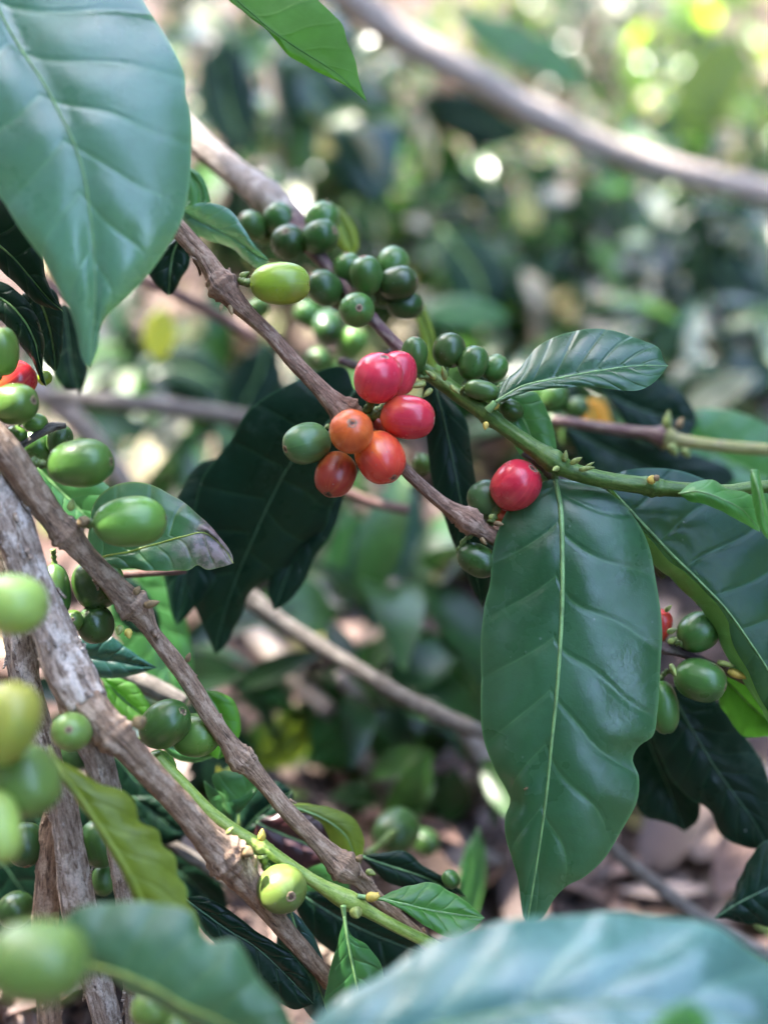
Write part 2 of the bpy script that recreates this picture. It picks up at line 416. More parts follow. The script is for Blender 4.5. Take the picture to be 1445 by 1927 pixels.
def bud(root, x, y, D, dx, dy, dz, ln, wd, mat=None):
    d = DIR(dx, dy, dz); p = P(x, y, D); u = S(D)
    pts = [p + d*(ln*u*t) for t in (0, .15, .35, .6, .85, 1)]
    rr = [wd*u*k for k in (.6, .9, 1., .8, .4, .06)]
    return tube('bud', pts, rr, mat or M_bud, root, 9)

def cherry(label, x, y, D, a, b, ax, mat='green', stalk=None, scar=True, dark=False, group='coffee cherries', sl=.30):
    """a, b: half length and half width in px; ax: apex direction (right, down, away)"""
    z = DIR(*ax); u = S(D)
    q = z.to_track_quat('Z', 'Y'); c = P(x, y, D)
    root = thing('coffee_cherry', c, label, 'coffee cherry', group, q)
    rng = random.Random(int(x*7+y*13)); A, B = a*u, b*u
    e = 1.0; ox = rng.random()*40
    nr, nl = 26, 36
    vs, fs, tt, ta = [], [], [], []
    asym = rng.uniform(-.04, .06)
    def prof(t):                                   # t 0 base .. 1 apex -> (r, z)
        th = math.pi*(1-t); zz = math.cos(th); r = math.sin(th)
        p_ = 2.25
        k = (abs(zz)**p_ + abs(r)**p_)**(-1/p_)
        zz *= k; r *= k
        r *= 1 + asym*zz
        if t > .93: zz -= .035*((t-.93)/.07)**1.5
        if t < .07: zz += .03*((.07-t)/.07)**1.5
        return r, zz
    for i in range(nr+1):
        t = i/nr; r, zz = prof(t)
        if i in (0, nr): vs.append(Vector((0, 0, zz*A))); tt.append(t); ta.append(0); continue
        for k in range(nl):
            th = 2*math.pi*k/nl
            seam = 1 - .022*max(0, math.cos(2*th+ox))**10
            nzv = 1 + .03*NZ.noise(Vector((math.cos(th)*1.2+ox, math.sin(th)*1.2, zz*1.3)))
            vs.append(Vector((r*B*seam*nzv*math.cos(th), r*B*seam*nzv*math.sin(th)*.97, zz*A*nzv))); tt.append(t); ta.append(th)
    idx = lambda i, k: 0 if i == 0 else (1+(nr-1)*nl if i == nr else 1+(i-1)*nl+(k % nl))
    for i in range(nr):
        for k in range(nl):
            if i == 0: fs.append((0, idx(1, k+1), idx(1, k)))
            elif i == nr-1: fs.append((idx(i, k), idx(i, k+1), idx(nr, 0)))
            else: fs.append((idx(i, k), idx(i, k+1), idx(i+1, k+1), idx(i+1, k)))
    me = mesh('fruit', vs, fs, True, {'tt': tt, 'th': ta}); link('fruit', me, CM[mat], root)
    if scar:
        rad = .185*B*rng.uniform(.85, 1.15); top = prof(1)[1]*A + .0001
        pr = [(0, -.05), (.18, -.03), (.22, .06), (.4, .05), (.5, -.02), (.72, .0), (.85, .10), (1.0, .09), (1.22, -.06)]
        vs, fs, tt = [], [], []
        for r, h in pr:
            for k in range(20):
                th = 2*math.pi*k/20; rr = r*rad*(1+.07*math.sin(3*th+ox)+.05*math.sin(7*th))
                vs.append(Vector((rr*math.cos(th), rr*math.sin(th), top+.0001+h*rad*1.3 - (rr/B)**2*A*.42))); tt.append(r/1.22)
        for i in range(len(pr)-1):
            for k in range(20):
                k2 = (k+1) % 20; fs.append((i*20+k, i*20+k2, (i+1)*20+k2, (i+1)*20+k))
        link('calyx_scar', mesh('calyx_scar', vs, fs, True, {'tt': tt}), M_scard if dark else M_scar, root)
    if stalk is not False:
        bp = Vector((0, 0, -A*.97))
        if stalk:
            tgt = q.inverted() @ (P(*stalk) - c)
        else:
            tgt = bp + Vector((rng.uniform(-.1, .1)*A, rng.uniform(-.1, .1)*A, -sl*B))
        midp = bp*.45 + tgt*.55 + Vector((0, 0, -.12*(tgt-bp).length))
        pts = [Vector(cc) for cc in cr([tuple(bp+Vector((0, 0, .06*A))), tuple(bp), tuple(midp), tuple(tgt)], 12)] if (tgt-bp).length > 1e-5 else [bp, tgt]
        vs, fs, ua, ul = tube_geo(pts, [B*(.17+.05*math.sin(i*1.9+ox)) if i < 11 else B*.22 for i in range(len(pts))], 9)
        link('stalk', mesh('stalk', vs, fs, True), M_stalk, root)
    return root

# ------------------------------------------------------------------ ground, litter
def gz(x, y):
    h = .10*max(0, y-.3) + .012*NZ.noise(Vector((x*3, y*3, 1))) + .09*math.exp(-(((x+.13)/.16)**2 + ((y-.36)/.13)**2))
    return h + .04*NZ.noise(Vector((x*.7, y*.7, 4)))
xs = []; v = -.8
def axis(lo, hi, fine_lo, fine_hi, st):
    out = []; a = fine_lo
    while a < fine_hi: out.append(a); a += st
    s_ = st; b = a
    while b < hi: out.append(b); s_ *= 1.25; b += s_
    out.append(hi); s_ = st; b = fine_lo-st
    while b > lo: out.insert(0, b); s_ *= 1.25; b -= s_
    out.insert(0, lo); return out
GX = axis(-200, 200, -.7, .7, .012); GY = axis(-200, 200, .1, 1.6, .012)
vs = [(x, y, min(gz(x, y), 9) + .004*NZ.noise(Vector((x*40, y*40, 2))) + .002*NZ.noise(Vector((x*110, y*110, 5)))) for y in GY for x in GX]
nx = len(GX)
fs = [(j*nx+i, j*nx+i+1, (j+1)*nx+i+1, (j+1)*nx+i) for j in range(len(GY)-1) for i in range(nx-1)]
n = N('dark soil'); co = n.obj()
a = n.noise(14, 5, co, .6); b2 = n.noise(160, 4, co, .7)
c = n.mix(n.step(b2, .35, .65), (.018, .012, .010), (.09, .058, .048)); c = n.mix(n.step(a, .45, .65), c, (.12, .08, .068))
M_soil = n.done(n.bsdf(Base_Color=c, Roughness=.9, Normal=n.bump(b2, .8, .004)).outputs[0])
g = link('ground', mesh('ground', vs, fs), M_soil); g['kind'] = 'structure'

def leafgeo(V, F, T, pos, fwd, nrm, ln, wd, curl, tint, rows=5):
    """adds one simple bent leaf to the lists"""
    fwd = fwd.normalized(); sd_ = fwd.cross(nrm).normalized(); nrm = sd_.cross(fwd)
    b0 = len(V)
    for i in range(rows+1):
        t = i/rows; wv = wd*.5*(math.sin(math.pi*min(1, t*.97+.015))**.8)*(1-.25*t)
        c = pos + fwd*(ln*(t - .12*curl*curl*t*t)) - nrm*(ln*.45*curl*t*t)
        V.extend((c - sd_*wv + nrm*wv*.35, c, c + sd_*wv + nrm*wv*.35)); T.extend((tint,)*3)
    for i in range(rows):
        for m in range(2): F.append((b0+i*3+m, b0+i*3+m+1, b0+i*3+m+4, b0+i*3+m+3))
def rv(): return Vector((random.gauss(0, 1), random.gauss(0, 1), random.gauss(0, 1))).normalized()

def tint_mat(name, stops, rough, trans, spec=.5, tmul=2.2):
    n = N(name); r = n.add('ShaderNodeValToRGB'); n.put(r.inputs[0], n.attr('tint'))
    e = r.color_ramp.elements
    while len(e) < len(stops): e.new(.5)
    for k, (p, col) in enumerate(stops): e[k].position = p; e[k].color = (*col, 1)
    a = n.noise(70, 3, n.obj(), .6)
    c = n.mix(n.step(a, .35, .7, 0., .45), r.outputs[0], (.02, .02, .012))
    b = n.bsdf(Base_Color=c, Roughness=rough, Specular_IOR_Level=spec)
    t = n.add('ShaderNodeBsdfTranslucent'); n.put(t.inputs[0], n.mix(1., r.outputs[0], (tmul, tmul, tmul*.6), 'MULTIPLY'))
    mx = n.add('ShaderNodeMixShader'); mx.inputs[0].default_value = trans
    n.t.links.new(b.outputs[0], mx.inputs[1]); n.t.links.new(t.outputs[0], mx.inputs[2])
    return n.done(mx.outputs[0])
M_litter = tint_mat('dead leaves', [(0, (.05, .03, .025)), (.3, (.15, .09, .075)), (.55, (.28, .19, .165)), (.75, (.40, .31, .27)), (.9, (.34, .30, .10)), (1, (.12, .19, .04))], .6, .12, .4, 1.)
V, F, T = [], [], []
for i in range(5200):
    y = .28 + 5.2*random.random()**1.7; x = random.gauss(0, .25 + .42*y)
    if math.hypot((x+.13)/.22, (y-.4)/.2) < 1 and random.random() < .8: continue
    ln = random.uniform(.035, .10)*(.7 if y < .7 else 1)
    a = random.uniform(0, 6.28)
    nr_ = (Vector((0, 0, 1)) + rv()*.55).normalized()
    f = Vector((math.cos(a), math.sin(a), .1))
    f = (f - nr_*f.dot(nr_))
    leafgeo(V, F, T, Vector((x, y, gz(x, y) + random.uniform(.004, .02))), f, nr_, ln, ln*random.uniform(.3, .5), random.uniform(-.6, .9), random.random())
lit = link('leaf_litter', mesh('leaf_litter', V, F, True, {'tint': T}), M_litter); lit['kind'] = 'stuff'
# crumbs of soil and bark on the near bank
V, F, T = [], [], []
for i in range(2600):
    x = random.gauss(-.1, .12); y = random.uniform(.26, .62)
    s_ = random.uniform(.0015, .006); c = Vector((x, y, gz(x, y) + s_*.6)); b0 = len(V); q = [rv()*s_*random.uniform(.7, 1.5) for _ in range(6)]
    ax_ = [Vector((1, 0, 0)), Vector((-1, 0, 0)), Vector((0, 1, 0)), Vector((0, -1, 0)), Vector((0, 0, 1)), Vector((0, 0, -1))]
    tn = random.random()*.7
    V.extend(c + a_*s_ + q_*.45 for a_, q_ in zip(ax_, q)); T.extend([tn]*6)
    for tri in ((0, 2, 4), (2, 1, 4), (1, 3, 4), (3, 0, 4), (2, 0, 5), (1, 2, 5), (3, 1, 5), (0, 3, 5)): F.append(tuple(b0+k for k in tri))
cr_ = link('soil_crumbs', mesh('soil_crumbs', V, F, False, {'tint': T}), M_litter); cr_['kind'] = 'stuff'

# ------------------------------------------------------------------ unseen tree added overhead: its leaves are placed to block and dapple light
M_canopy = tint_mat('added shade leaves', [(0, (.012, .04, .012)), (1, (.03, .08, .02))], .5, .04)
LIT = [P(*q) for q in ((-30,930,.326),(0,1030,.325),(30,1110,.325),(75,1200,.325),(110,1290,.326),(165,1380,.328),(44,1260,.340),(86,1400,.338),(118,1500,.337),(132,1600,.336),(150,1710,.339),
       (20,1125,.272),(10,1340,.262),(560,70,.336),(610,110,.336),(780,85,.75),(1030,225,.78))]   # where the sun gets through on the near branches
V, F, T = [], [], []
def inlit(c, r_=.037): return any(((c - q) - SUN*(c - q).dot(SUN)).length < r_ for q in LIT)
for i in range(2600):
    px = random.uniform(-350, 1900); py = random.uniform(-1500, 3000)
    p = P(px, py, .33) + SUN*random.uniform(1.3, 1.9)
    if inlit(p): continue
    f = (SUN.orthogonal() + rv()).normalized()
    leafgeo(V, F, T, p, f, (SUN + rv()*.5).normalized(), .075, .036, .2, random.random())
for i in range(1100):
    p = P(random.uniform(-150, 1900), random.uniform(1450, 2350), random.uniform(.20, .305)) + SUN*random.uniform(1.1, 1.7)
    if inlit(p, .040): continue
    f = (SUN.orthogonal() + rv()).normalized()
    leafgeo(V, F, T, p, f, (SUN + rv()*.5).normalized(), .07, .034, .2, random.random())
for i in range(17000):
    y = .45 + 5.5*random.random()**1.4; x = random.uniform(-1, 1)*(.5+.75*y)
    h_ = random.uniform(0, .8)
    q = .7*NZ.noise(Vector((x*2.2, y*2.2, 8))) + 1.0*NZ.noise(Vector((x*13, y*13, 3)))
    if q > -.05 - .33*min(1, max(0, (y-.75)/.5)) + .26*min(1, max(0, (y-1.5)/.5)): continue
    s_ = random.uniform(2.2, 3.6)
    if inlit(Vector((x, y, gz(x, y)+.15)), .05): continue
    leafgeo(V, F, T, Vector((x, y, gz(x, y)+.15)) + SUN*s_, rv(), (SUN + rv()*.6).normalized(), .085, .042, .2, random.random())
OA, OB, OC = Vector((.50, -.74, .45)).normalized(), Vector((.28, -.12, 1)).normalized(), Vector((.1, .9, .40)).normalized()
ARC = [OA.lerp(OB, i/6).normalized() for i in range(7)]       # sky opening shaped for leaf sheen, added leaves close the rest
for i in range(26000):
    d = rv(); d.z = abs(d.z)
    a_ = min(d.angle(o_) - R(i_*2.1) for i_, o_ in enumerate(ARC)); k_ = 11 + 9*NZ.noise(d*2.3) + 8*NZ.noise(d*7)
    if a_ < R(k_) or d.angle(OC) < R(k_ - 5): continue
    if NZ.noise(d*9 + Vector((3, 1, 7))) > .42: continue
    q_ = Vector((0, .5, .2)) + d*random.uniform(7, 9); q2 = q_ - SUN*((q_.z-.15)/SUN.z)
    if -.1 < q2.y < 6.5 and abs(q2.x) < .6 + .8*max(0, q2.y): continue
    leafgeo(V, F, T, q_, rv(), (-d + rv()*.5).normalized(), .55, .28, .2, random.random())
st = thing('added_shade_tree', (-2.9, 2.2, gz(-2.9, 2.2)), 'unseen tree added above the coffee to block and dapple the sunlight', 'tree')
tp = [Vector((-2.9, 2.2, gz(-2.9, 2.2)-.1)), Vector((-2.85, 2.15, 1)), Vector((-2.7, 2.1, 2)), Vector((-2.3, 2.0, 3)), Vector((-1.8, 1.9, 3.6))]
tube('trunk', tp, [.13, .11, .09, .07, .03], BK['dead'], st, 14)
link('crown', mesh('crown', [v_-st.location for v_ in V], F, True, {'tint': T}), M_canopy, st)
# ------------------------------------------------------------------ bushes behind
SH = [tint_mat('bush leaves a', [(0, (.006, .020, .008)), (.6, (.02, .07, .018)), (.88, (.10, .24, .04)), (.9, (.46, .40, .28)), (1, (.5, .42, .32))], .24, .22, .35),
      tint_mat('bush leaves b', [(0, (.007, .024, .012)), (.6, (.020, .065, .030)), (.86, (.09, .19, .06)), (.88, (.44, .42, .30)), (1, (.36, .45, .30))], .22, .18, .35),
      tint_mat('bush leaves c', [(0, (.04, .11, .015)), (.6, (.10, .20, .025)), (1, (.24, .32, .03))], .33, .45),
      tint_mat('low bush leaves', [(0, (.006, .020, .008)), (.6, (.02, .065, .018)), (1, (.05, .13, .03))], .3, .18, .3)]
def bush(label, px, py, D, rx, ry, nl, mi, ln=.085, sd_=0):
    random.seed(sd_+int(px))
    gd = .42/(.4226 + .099 - (963-(py+.3*ry))*.000443*.906)
    D = min(D, gd*.86); ln *= .7; nl = int(nl*1.3)
    c = P(px, py, D); rx *= S(D); ry *= S(D)
    b0 = Vector((c.x, c.y+.05, gz(c.x, c.y+.05)))
    root = thing('coffee_bush', b0, label, 'bush', 'coffee bushes behind')
    tube('stem', [b0, b0*.5+c*.5+Vector((.02, 0, 0)), c+Vector((0, 0, ry*.7))], [.010, .008, .003], BK['grey'], root, 8)
    V, F, T = [], [], []
    for i in range(nl):
        d = rv(); r = random.random()**.45
        p = c + Vector((d.x*rx, d.y*rx*.8, d.z*ry))*r
        f = (d + Vector((0, 0, -.5)) + rv()*.8)
        leafgeo(V, F, T, p, f, (Vector((0, -.25, 1)) + rv()*.6).normalized(), ln*random.uniform(.6, 1.25), ln*.42*random.uniform(.7, 1.2), random.uniform(.3, 1.3), random.random())
    link('crown', mesh('crown', [v_-b0 for v_ in V], F, True, {'tint': T}), SH[mi], root)
    return root
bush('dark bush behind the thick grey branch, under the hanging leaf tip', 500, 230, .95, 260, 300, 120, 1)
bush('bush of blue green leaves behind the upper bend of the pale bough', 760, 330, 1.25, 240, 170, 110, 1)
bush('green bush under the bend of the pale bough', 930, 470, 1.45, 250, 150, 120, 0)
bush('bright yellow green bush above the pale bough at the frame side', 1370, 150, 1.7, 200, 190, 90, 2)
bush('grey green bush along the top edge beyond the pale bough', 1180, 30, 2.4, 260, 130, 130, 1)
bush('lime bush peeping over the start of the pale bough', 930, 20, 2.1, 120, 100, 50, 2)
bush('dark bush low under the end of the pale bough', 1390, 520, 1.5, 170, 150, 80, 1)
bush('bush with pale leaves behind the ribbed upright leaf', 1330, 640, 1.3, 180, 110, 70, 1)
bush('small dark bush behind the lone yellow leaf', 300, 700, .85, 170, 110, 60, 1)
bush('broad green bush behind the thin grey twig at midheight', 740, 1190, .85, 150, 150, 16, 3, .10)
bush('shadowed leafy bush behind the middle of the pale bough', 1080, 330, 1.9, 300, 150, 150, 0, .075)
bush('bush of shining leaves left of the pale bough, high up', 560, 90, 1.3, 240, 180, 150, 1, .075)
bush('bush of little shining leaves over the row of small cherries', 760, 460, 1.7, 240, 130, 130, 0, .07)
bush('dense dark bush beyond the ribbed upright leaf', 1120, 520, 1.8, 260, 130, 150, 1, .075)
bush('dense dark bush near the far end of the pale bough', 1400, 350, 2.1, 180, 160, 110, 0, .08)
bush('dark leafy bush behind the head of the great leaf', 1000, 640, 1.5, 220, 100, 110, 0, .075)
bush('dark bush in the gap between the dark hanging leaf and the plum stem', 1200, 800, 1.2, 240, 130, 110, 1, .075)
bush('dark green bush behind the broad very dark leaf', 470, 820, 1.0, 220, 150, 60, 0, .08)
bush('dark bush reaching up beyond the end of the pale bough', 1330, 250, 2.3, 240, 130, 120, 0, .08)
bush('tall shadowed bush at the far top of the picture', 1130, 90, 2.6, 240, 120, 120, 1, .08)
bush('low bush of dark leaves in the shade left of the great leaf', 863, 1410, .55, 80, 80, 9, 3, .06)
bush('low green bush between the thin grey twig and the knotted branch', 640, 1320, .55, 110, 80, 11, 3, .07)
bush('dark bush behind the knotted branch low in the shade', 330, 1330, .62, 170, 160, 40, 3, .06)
random.seed(21)
# ------------------------------------------------------------------ branches (x, y, depth, radius px)
G1 = 'woody coffee branches'
branch('brown twig running diagonally into the cluster of red and orange cherries', [
  (215,285,.357,15.5),(300,385,.353,16.4),(345,440,.350,17.3),(390,492,.348,18.2),(418,535,.347,22.8),(440,562,.347,20.0),(465,588,.347,15.5),(505,625,.347,14.1),(560,688,.347,14.6),(600,728,.347,15.5),(628,757,.347,20.9),(650,776,.348,26.4),(672,790,.349,18.2),(710,825,.350,11.8),
  (770,892,.350,11.4),(810,928,.350,11.8),(845,955,.350,14.6),(872,972,.350,20.9),(890,985,.350,21.8),(903,995,.351,16.4),(925,1008,.352,14.6),(965,1040,.354,13.7)],
  'brown', .13, G1, knobs=[(418,538,.3,8),(655,775,.25,8),(884,975,.25,7)], flakes=16,
  buds=[(452,520,.345,.9,-.4,-.2,20,6),(690,778,.347,.9,-.1,-.4,20,7,M_budbrown),(620,800,.345,-.5,.3,-.5,14,5),(905,1012,.349,.6,.8,-.2,18,5,M_budbrown),(930,985,.349,.9,.1,-.3,18,6,M_budbrown),(920,975,.349,.8,-.5,-.3,14,5),(432,575,.344,.3,.9,-.4,22,5,M_budbrown),(418,572,.344,-.2,.9,-.4,18,4,M_budbrown)])
branch('thick grey branch turning into a smooth green stem that crosses to the frame side', [
  (300,190,.44,26.0),(365,258,.43,26.0),(440,322,.42,27.0),(500,368,.41,28.0),(540,405,.402,26.0),(580,455,.395,20.0),(610,495,.388,13.0),(645,538,.381,12.5),(690,588,.374,11.5),(740,642,.367,11.5),(790,690,.361,13.0),
  (835,722,.357,15.5),(870,748,.354,15.5),(915,778,.351,15.5),(950,805,.349,14.7),(1000,840,.346,16.4),(1038,866,.344,20.5),(1062,880,.344,18.0),(1090,891,.344,16.4),(1150,905,.344,15.5),(1215,914,.344,16.4),(1245,918,.344,15.5),(1300,922,.344,14.0),(1370,924,.343,12.3),(1415,918,.343,12.3),(1480,914,.342,11.4)],
  'grey', .08, G1, knobs=[(500,370,.12,14),(690,588,.15,8),(920,780,.2,9),(1040,868,.12,10),(1228,916,.2,8)],
  parts=[(0,.232,'woody_stem','grey'),(.229,.475,'red_stem','plum'),(.472,1,'green_stem','green')],
  buds=[(1062,868,.341,.1,-1,-.3,22,6),(1050,880,.340,-.6,.3,-.6,18,6),(1074,872,.340,.7,-.4,-.5,26,6),(1090,884,.340,.9,-.15,-.4,30,5),(1100,880,.340,.8,-.5,-.4,22,3),(926,765,.347,.8,-.2,-.6,16,8,M_budyellow),(915,795,.346,-.2,.9,-.4,16,6,M_budyellow),(1224,908,.340,.1,-.7,-.6,18,9,M_budyellow),(1232,902,.339,.5,-.6,-.6,12,7,M_budbrown),
  (838,715,.352,-.2,-.8,-.4,30,6),(820,712,.352,-.7,-.5,-.4,26,6),(848,725,.350,.7,.8,-.4,24,5),(800,722,.352,-1,.2,-.3,34,7),(812,732,.351,-.8,.8,-.3,24,6,M_bud)])
branch('brown branch with ringed knots slanting down from the pale trunk', [
  (-40,790,.318,27.2),(15,850,.320,28.8),(60,920,.323,26.4),(100,975,.326,24.0),(128,1005,.328,24.8),(165,1048,.331,20.0),(205,1092,.334,21.6),(240,1130,.337,26.4),(262,1150,.338,25.6),(285,1188,.339,16.0),(310,1222,.340,16.0),(350,1275,.342,16.0),(390,1340,.344,16.8),(425,1390,.345,16.8),(448,1422,.346,21.6),(470,1442,.347,20.0),(500,1478,.348,16.0),(550,1537,.349,16.8),(595,1582,.350,16.8),(630,1618,.351,23.2),(655,1638,.351,24.0),(675,1655,.352,15.2),(720,1702,.354,12.8),(775,1752,.356,12.0),(850,1820,.360,11.2),(930,1890,.364,10.4)],
  'tan', .14, G1, knobs=[(128,1000,.28,8),(250,1140,.26,8),(455,1430,.2,8),(645,1632,.22,8)], flakes=20, ring=30,
  buds=[(272,1140,.332,.9,-.25,-.4,36,8,M_budbrown),(255,1118,.332,.5,-.8,-.4,20,7,M_budbrown),(228,1178,.333,-.2,.8,-.5,20,8,M_bud),(240,1185,.333,.3,.8,-.5,20,8,M_budyellow),(150,985,.323,.8,-.3,-.4,26,12,M_budbrown),(132,960,.323,.3,-.9,-.3,24,8,M_bud),(352,1245,.337,.3,-.8,-.3,20,6,M_budbrown),(600,1650,.345,-.3,.9,-.4,22,8,M_budbrown),(672,1620,.346,.6,-.7,-.4,18,7,M_budbrown),(690,1640,.347,.8,.2,-.4,20,7,M_bud)])
branch('pale peeling trunk narrowing into the brown branch above the lime stem', [
  (-70,700,.330,34),(-25,830,.328,35),(5,930,.326,36),(30,1000,.325,37),(68,1110,.325,36),(104,1200,.324,37),(134,1275,.323,45),(168,1330,.320,38),(205,1372,.318,32),(240,1408,.318,26.1),(280,1450,.322,25.2),(330,1506,.326,25.2),(380,1565,.330,27.0),(418,1604,.333,33.1),(440,1630,.335,32.2),(470,1668,.338,25.2),(520,1730,.342,19.1),(570,1790,.347,16.5),(620,1850,.352,14.8),(680,1930,.358,13.9)],
  'pale', .15, G1, knobs=[(222,1385,.24,9),(430,1612,.22,8)], flakes=46, ring=36, parts=[(0,.46,'trunk','pale'),(.459,1,'limb','tan')],
  buds=[(255,1365,.312,.7,-.5,-.4,30,14,M_budbrown),(458,1600,.330,.7,.2,-.5,26,12,M_budbrown),(428,1570,.328,.6,-.7,-.3,20,6,M_bud)])
branch('pale strand of trunk running on behind the small round green cherry', [
  (100,1210,.333,22),(135,1300,.331,30),(160,1370,.330,32),(186,1430,.330,28),(205,1500,.332,26),(222,1580,.335,24),(236,1680,.338,22),(250,1800,.342,22),(262,1980,.346,22)],
  'pale', .15, G1, flakes=20, ring=36)
branch('second pale trunk, passing below the round green cherry and the large limes', [
  (-25,980,.345,22),(10,1100,.344,26),(38,1200,.342,28),(50,1300,.340,28),(82,1400,.338,24),(110,1490,.336,25),(128,1570,.336,27),(138,1640,.337,30),(150,1720,.339,31),(172,1810,.341,29),(192,1880,.343,27),(208,1950,.346,26),(220,2020,.348,26)],
  'pale', .16, G1, flakes=34, ring=40)
branch('darker weathered strand of trunk hugging the second pale trunk low down', [
  (112,1490,.352,10),(100,1545,.352,19),(92,1620,.352,24),(88,1700,.353,24),(84,1780,.355,23),(90,1880,.357,22),(98,1990,.36,22)],
  'tan', .18, G1, flakes=12, ring=36)
branch('smooth lime green stem passing above the shiny round green cherry', [
  (295,1425,.343,11.1),(340,1472,.342,11.8),(385,1520,.341,12.6),(430,1556,.341,12.6),(480,1588,.341,13.3),(500,1598,.341,12.6),(550,1632,.341,11.8),(600,1665,.341,12.6),(640,1688,.341,17.8),(665,1700,.341,18.5),(690,1714,.341,12.6),(740,1742,.341,11.1),(800,1772,.341,11.1),(870,1808,.341,11.1),(960,1850,.341,10.4)],
  'lime', .04, 'green coffee stems', knobs=[(492,1594,.18,8)],
  buds=[(492,1582,.337,.1,-1,-.2,24,8,M_budyellow),(668,1712,.335,.25,.45,-.8,22,13,M_bud),(690,1690,.336,.9,-.2,-.3,28,10,M_budyellow),(700,1690,.336,.8,-.7,-.3,18,5,M_budyellow),(480,1610,.337,-.15,1,-.2,34,6,M_budbrown)])
branch('plum coloured stem becoming yellow past its knot, behind the green stem', [
  (1040,790,.43,9.7),(1090,797,.425,9.7),(1160,808,.42,10.6),(1215,815,.415,11.4),(1250,822,.413,18.5),(1275,828,.412,13.2),(1330,836,.41,11.4),(1400,843,.41,11.4),(1500,850,.41,11.4)],
  'plum', .05, 'green coffee stems', knobs=[(1252,822,.2,8)], parts=[(0,.47,'red_stem','plum'),(.466,1,'yellow_stem','ochre')],
  buds=[(1254,806,.405,.1,-1,-.2,34,9,M_bud),(1275,806,.405,.4,-.9,-.2,24,7,M_budbrown),(1262,836,.405,.4,.9,-.2,26,9,M_bud),(1285,845,.405,.5,.7,-.2,20,9,M_bud)])
branch('thin dark red twig carrying the green cherries beside the great leaf', [
  (1215,1212,.362,9),(1250,1220,.360,12),(1278,1227,.360,10),(1320,1244,.360,9),(1365,1262,.361,9),(1420,1290,.363,8)],
  'plum', .08, G1, buds=[(1252,1150,.353,.4,-.5,-.4,18,5),(1258,1210,.352,.6,-.5,-.4,20,6),(1256,1190,.352,.7,-.3,-.4,20,6),(1262,1250,.352,.3,.9,-.4,26,6),(1370,1262,.352,.9,.35,-.4,40,9,M_budyellow),(1350,1246,.352,.9,.2,-.4,34,6,M_bud)])
branch('thin brown twig under the green stem, behind the head of the great leaf', [
  (985,850,.357,8),(1060,905,.357,10),(1110,935,.357,11),(1160,985,.358,10),(1210,1040,.360,9),(1250,1085,.362,8)], 'dead', .14, G1, flakes=10)
branch('short dark twig stub beside the horizontal green cherry near the trunk', [(25,850,.335,6),(60,825,.335,7),(98,803,.335,9),(125,800,.336,5)], 'dead', .12, G1)
branch('dark dead twig crossing behind the lime stem low down', [(280,1560,.40,11),(340,1600,.40,11),(400,1640,.40,11),(470,1690,.40,11),(540,1740,.40,10)], 'dead', .14, G1)
branch('stubby grey dead twig beneath the small olive leaf', [(215,1258,.39,17),(262,1282,.39,19),(310,1305,.39,18),(345,1325,.39,15)], 'dead', .14, G1)
branch('slender brown twig behind the tip of the great pale leaf', [(60,510,.46,9),(140,560,.46,9),(240,520,.47,9),(290,535,.47,10),(345,560,.47,10),(420,600,.48,10),(480,640,.48,9)], 'red', .1, G1)
branch('straight thin twig below the worn leaf with the withered tip', [(190,1083,.37,6),(250,1080,.37,7),(300,1077,.37,7),(350,1074,.37,6)], 'red', .08, G1)
branch('thin red brown twig end behind the cluster of cherries', [(560,940,.45,9),(640,925,.45,10),(700,945,.45,10),(770,960,.45,9)], 'red', .08, G1)
branch('slim twig behind the two red cherries on top of the cluster', [(640,680,.395,8),(690,690,.392,9),(740,660,.385,7)], 'plum', .08, G1)
G2 = 'blurred bare boughs'
branch('broad pale bough sweeping across the upper picture, far out of focus', [
  (560,-90,.72,32.4),(640,-20,.73,32.4),(700,30,.74,30.8),(780,85,.75,30.0),(900,150,.76,28.4),(970,195,.77,29.2),(1030,225,.78,30.0),(1080,252,.79,25.1),(1150,280,.80,24.3),(1240,312,.81,25.1),(1330,335,.82,24.3),(1400,352,.83,24.3),(1520,378,.85,23.5)], 'pinkish', .07, G2)
branch('thin bough rising out of focus under the bend of the pale bough', [(985,380,1.0,16),(1010,470,1.0,17),(1045,560,.97,18),(1090,660,.95,18)], 'grey', .05, G2)
branch('thin grey twig in midpicture running to the edge of the great leaf', [
  (440,1100,.45,16),(490,1142,.45,19),(530,1172,.45,16),(600,1215,.45,15),(680,1265,.45,15),(750,1308,.45,15),(820,1342,.45,15),(890,1372,.45,14),(960,1400,.45,13),(1040,1490,.45,12),(1120,1565,.45,13),(1160,1605,.45,12),(1230,1662,.45,13),(1300,1715,.45,13),(1370,1760,.45,14),(1480,1820,.45,14)], 'dead', .10, G2, ring=22)
branch('blurred stout grey bough crossing beneath the thin grey twig', [(400,1100,.62,20),(450,1160,.62,21),(520,1235,.58,21),(580,1300,.56,19),(620,1340,.55,17)], 'grey', .06, G2)
branch('blurred pinkish bough behind the horizontal green cherry', [(40,700,.6,20),(100,755,.6,21),(150,800,.6,21),(200,860,.6,20),(250,930,.6,18)], 'grey', .06, G2)
branch('blurred straight bough between the pale leaf tip and the dark leaf', [(90,745,.58,16),(180,752,.58,17),(280,762,.58,17),(380,775,.58,16),(480,790,.58,15)], 'dead', .06, G2)
branch('blurred bough leaning in the shade above the low dark cherry', [(670,1410,.53,19),(715,1470,.53,20),(760,1522,.53,20),(830,1575,.53,19),(920,1620,.53,18),(990,1660,.53,17)], 'dead', .06, G2)
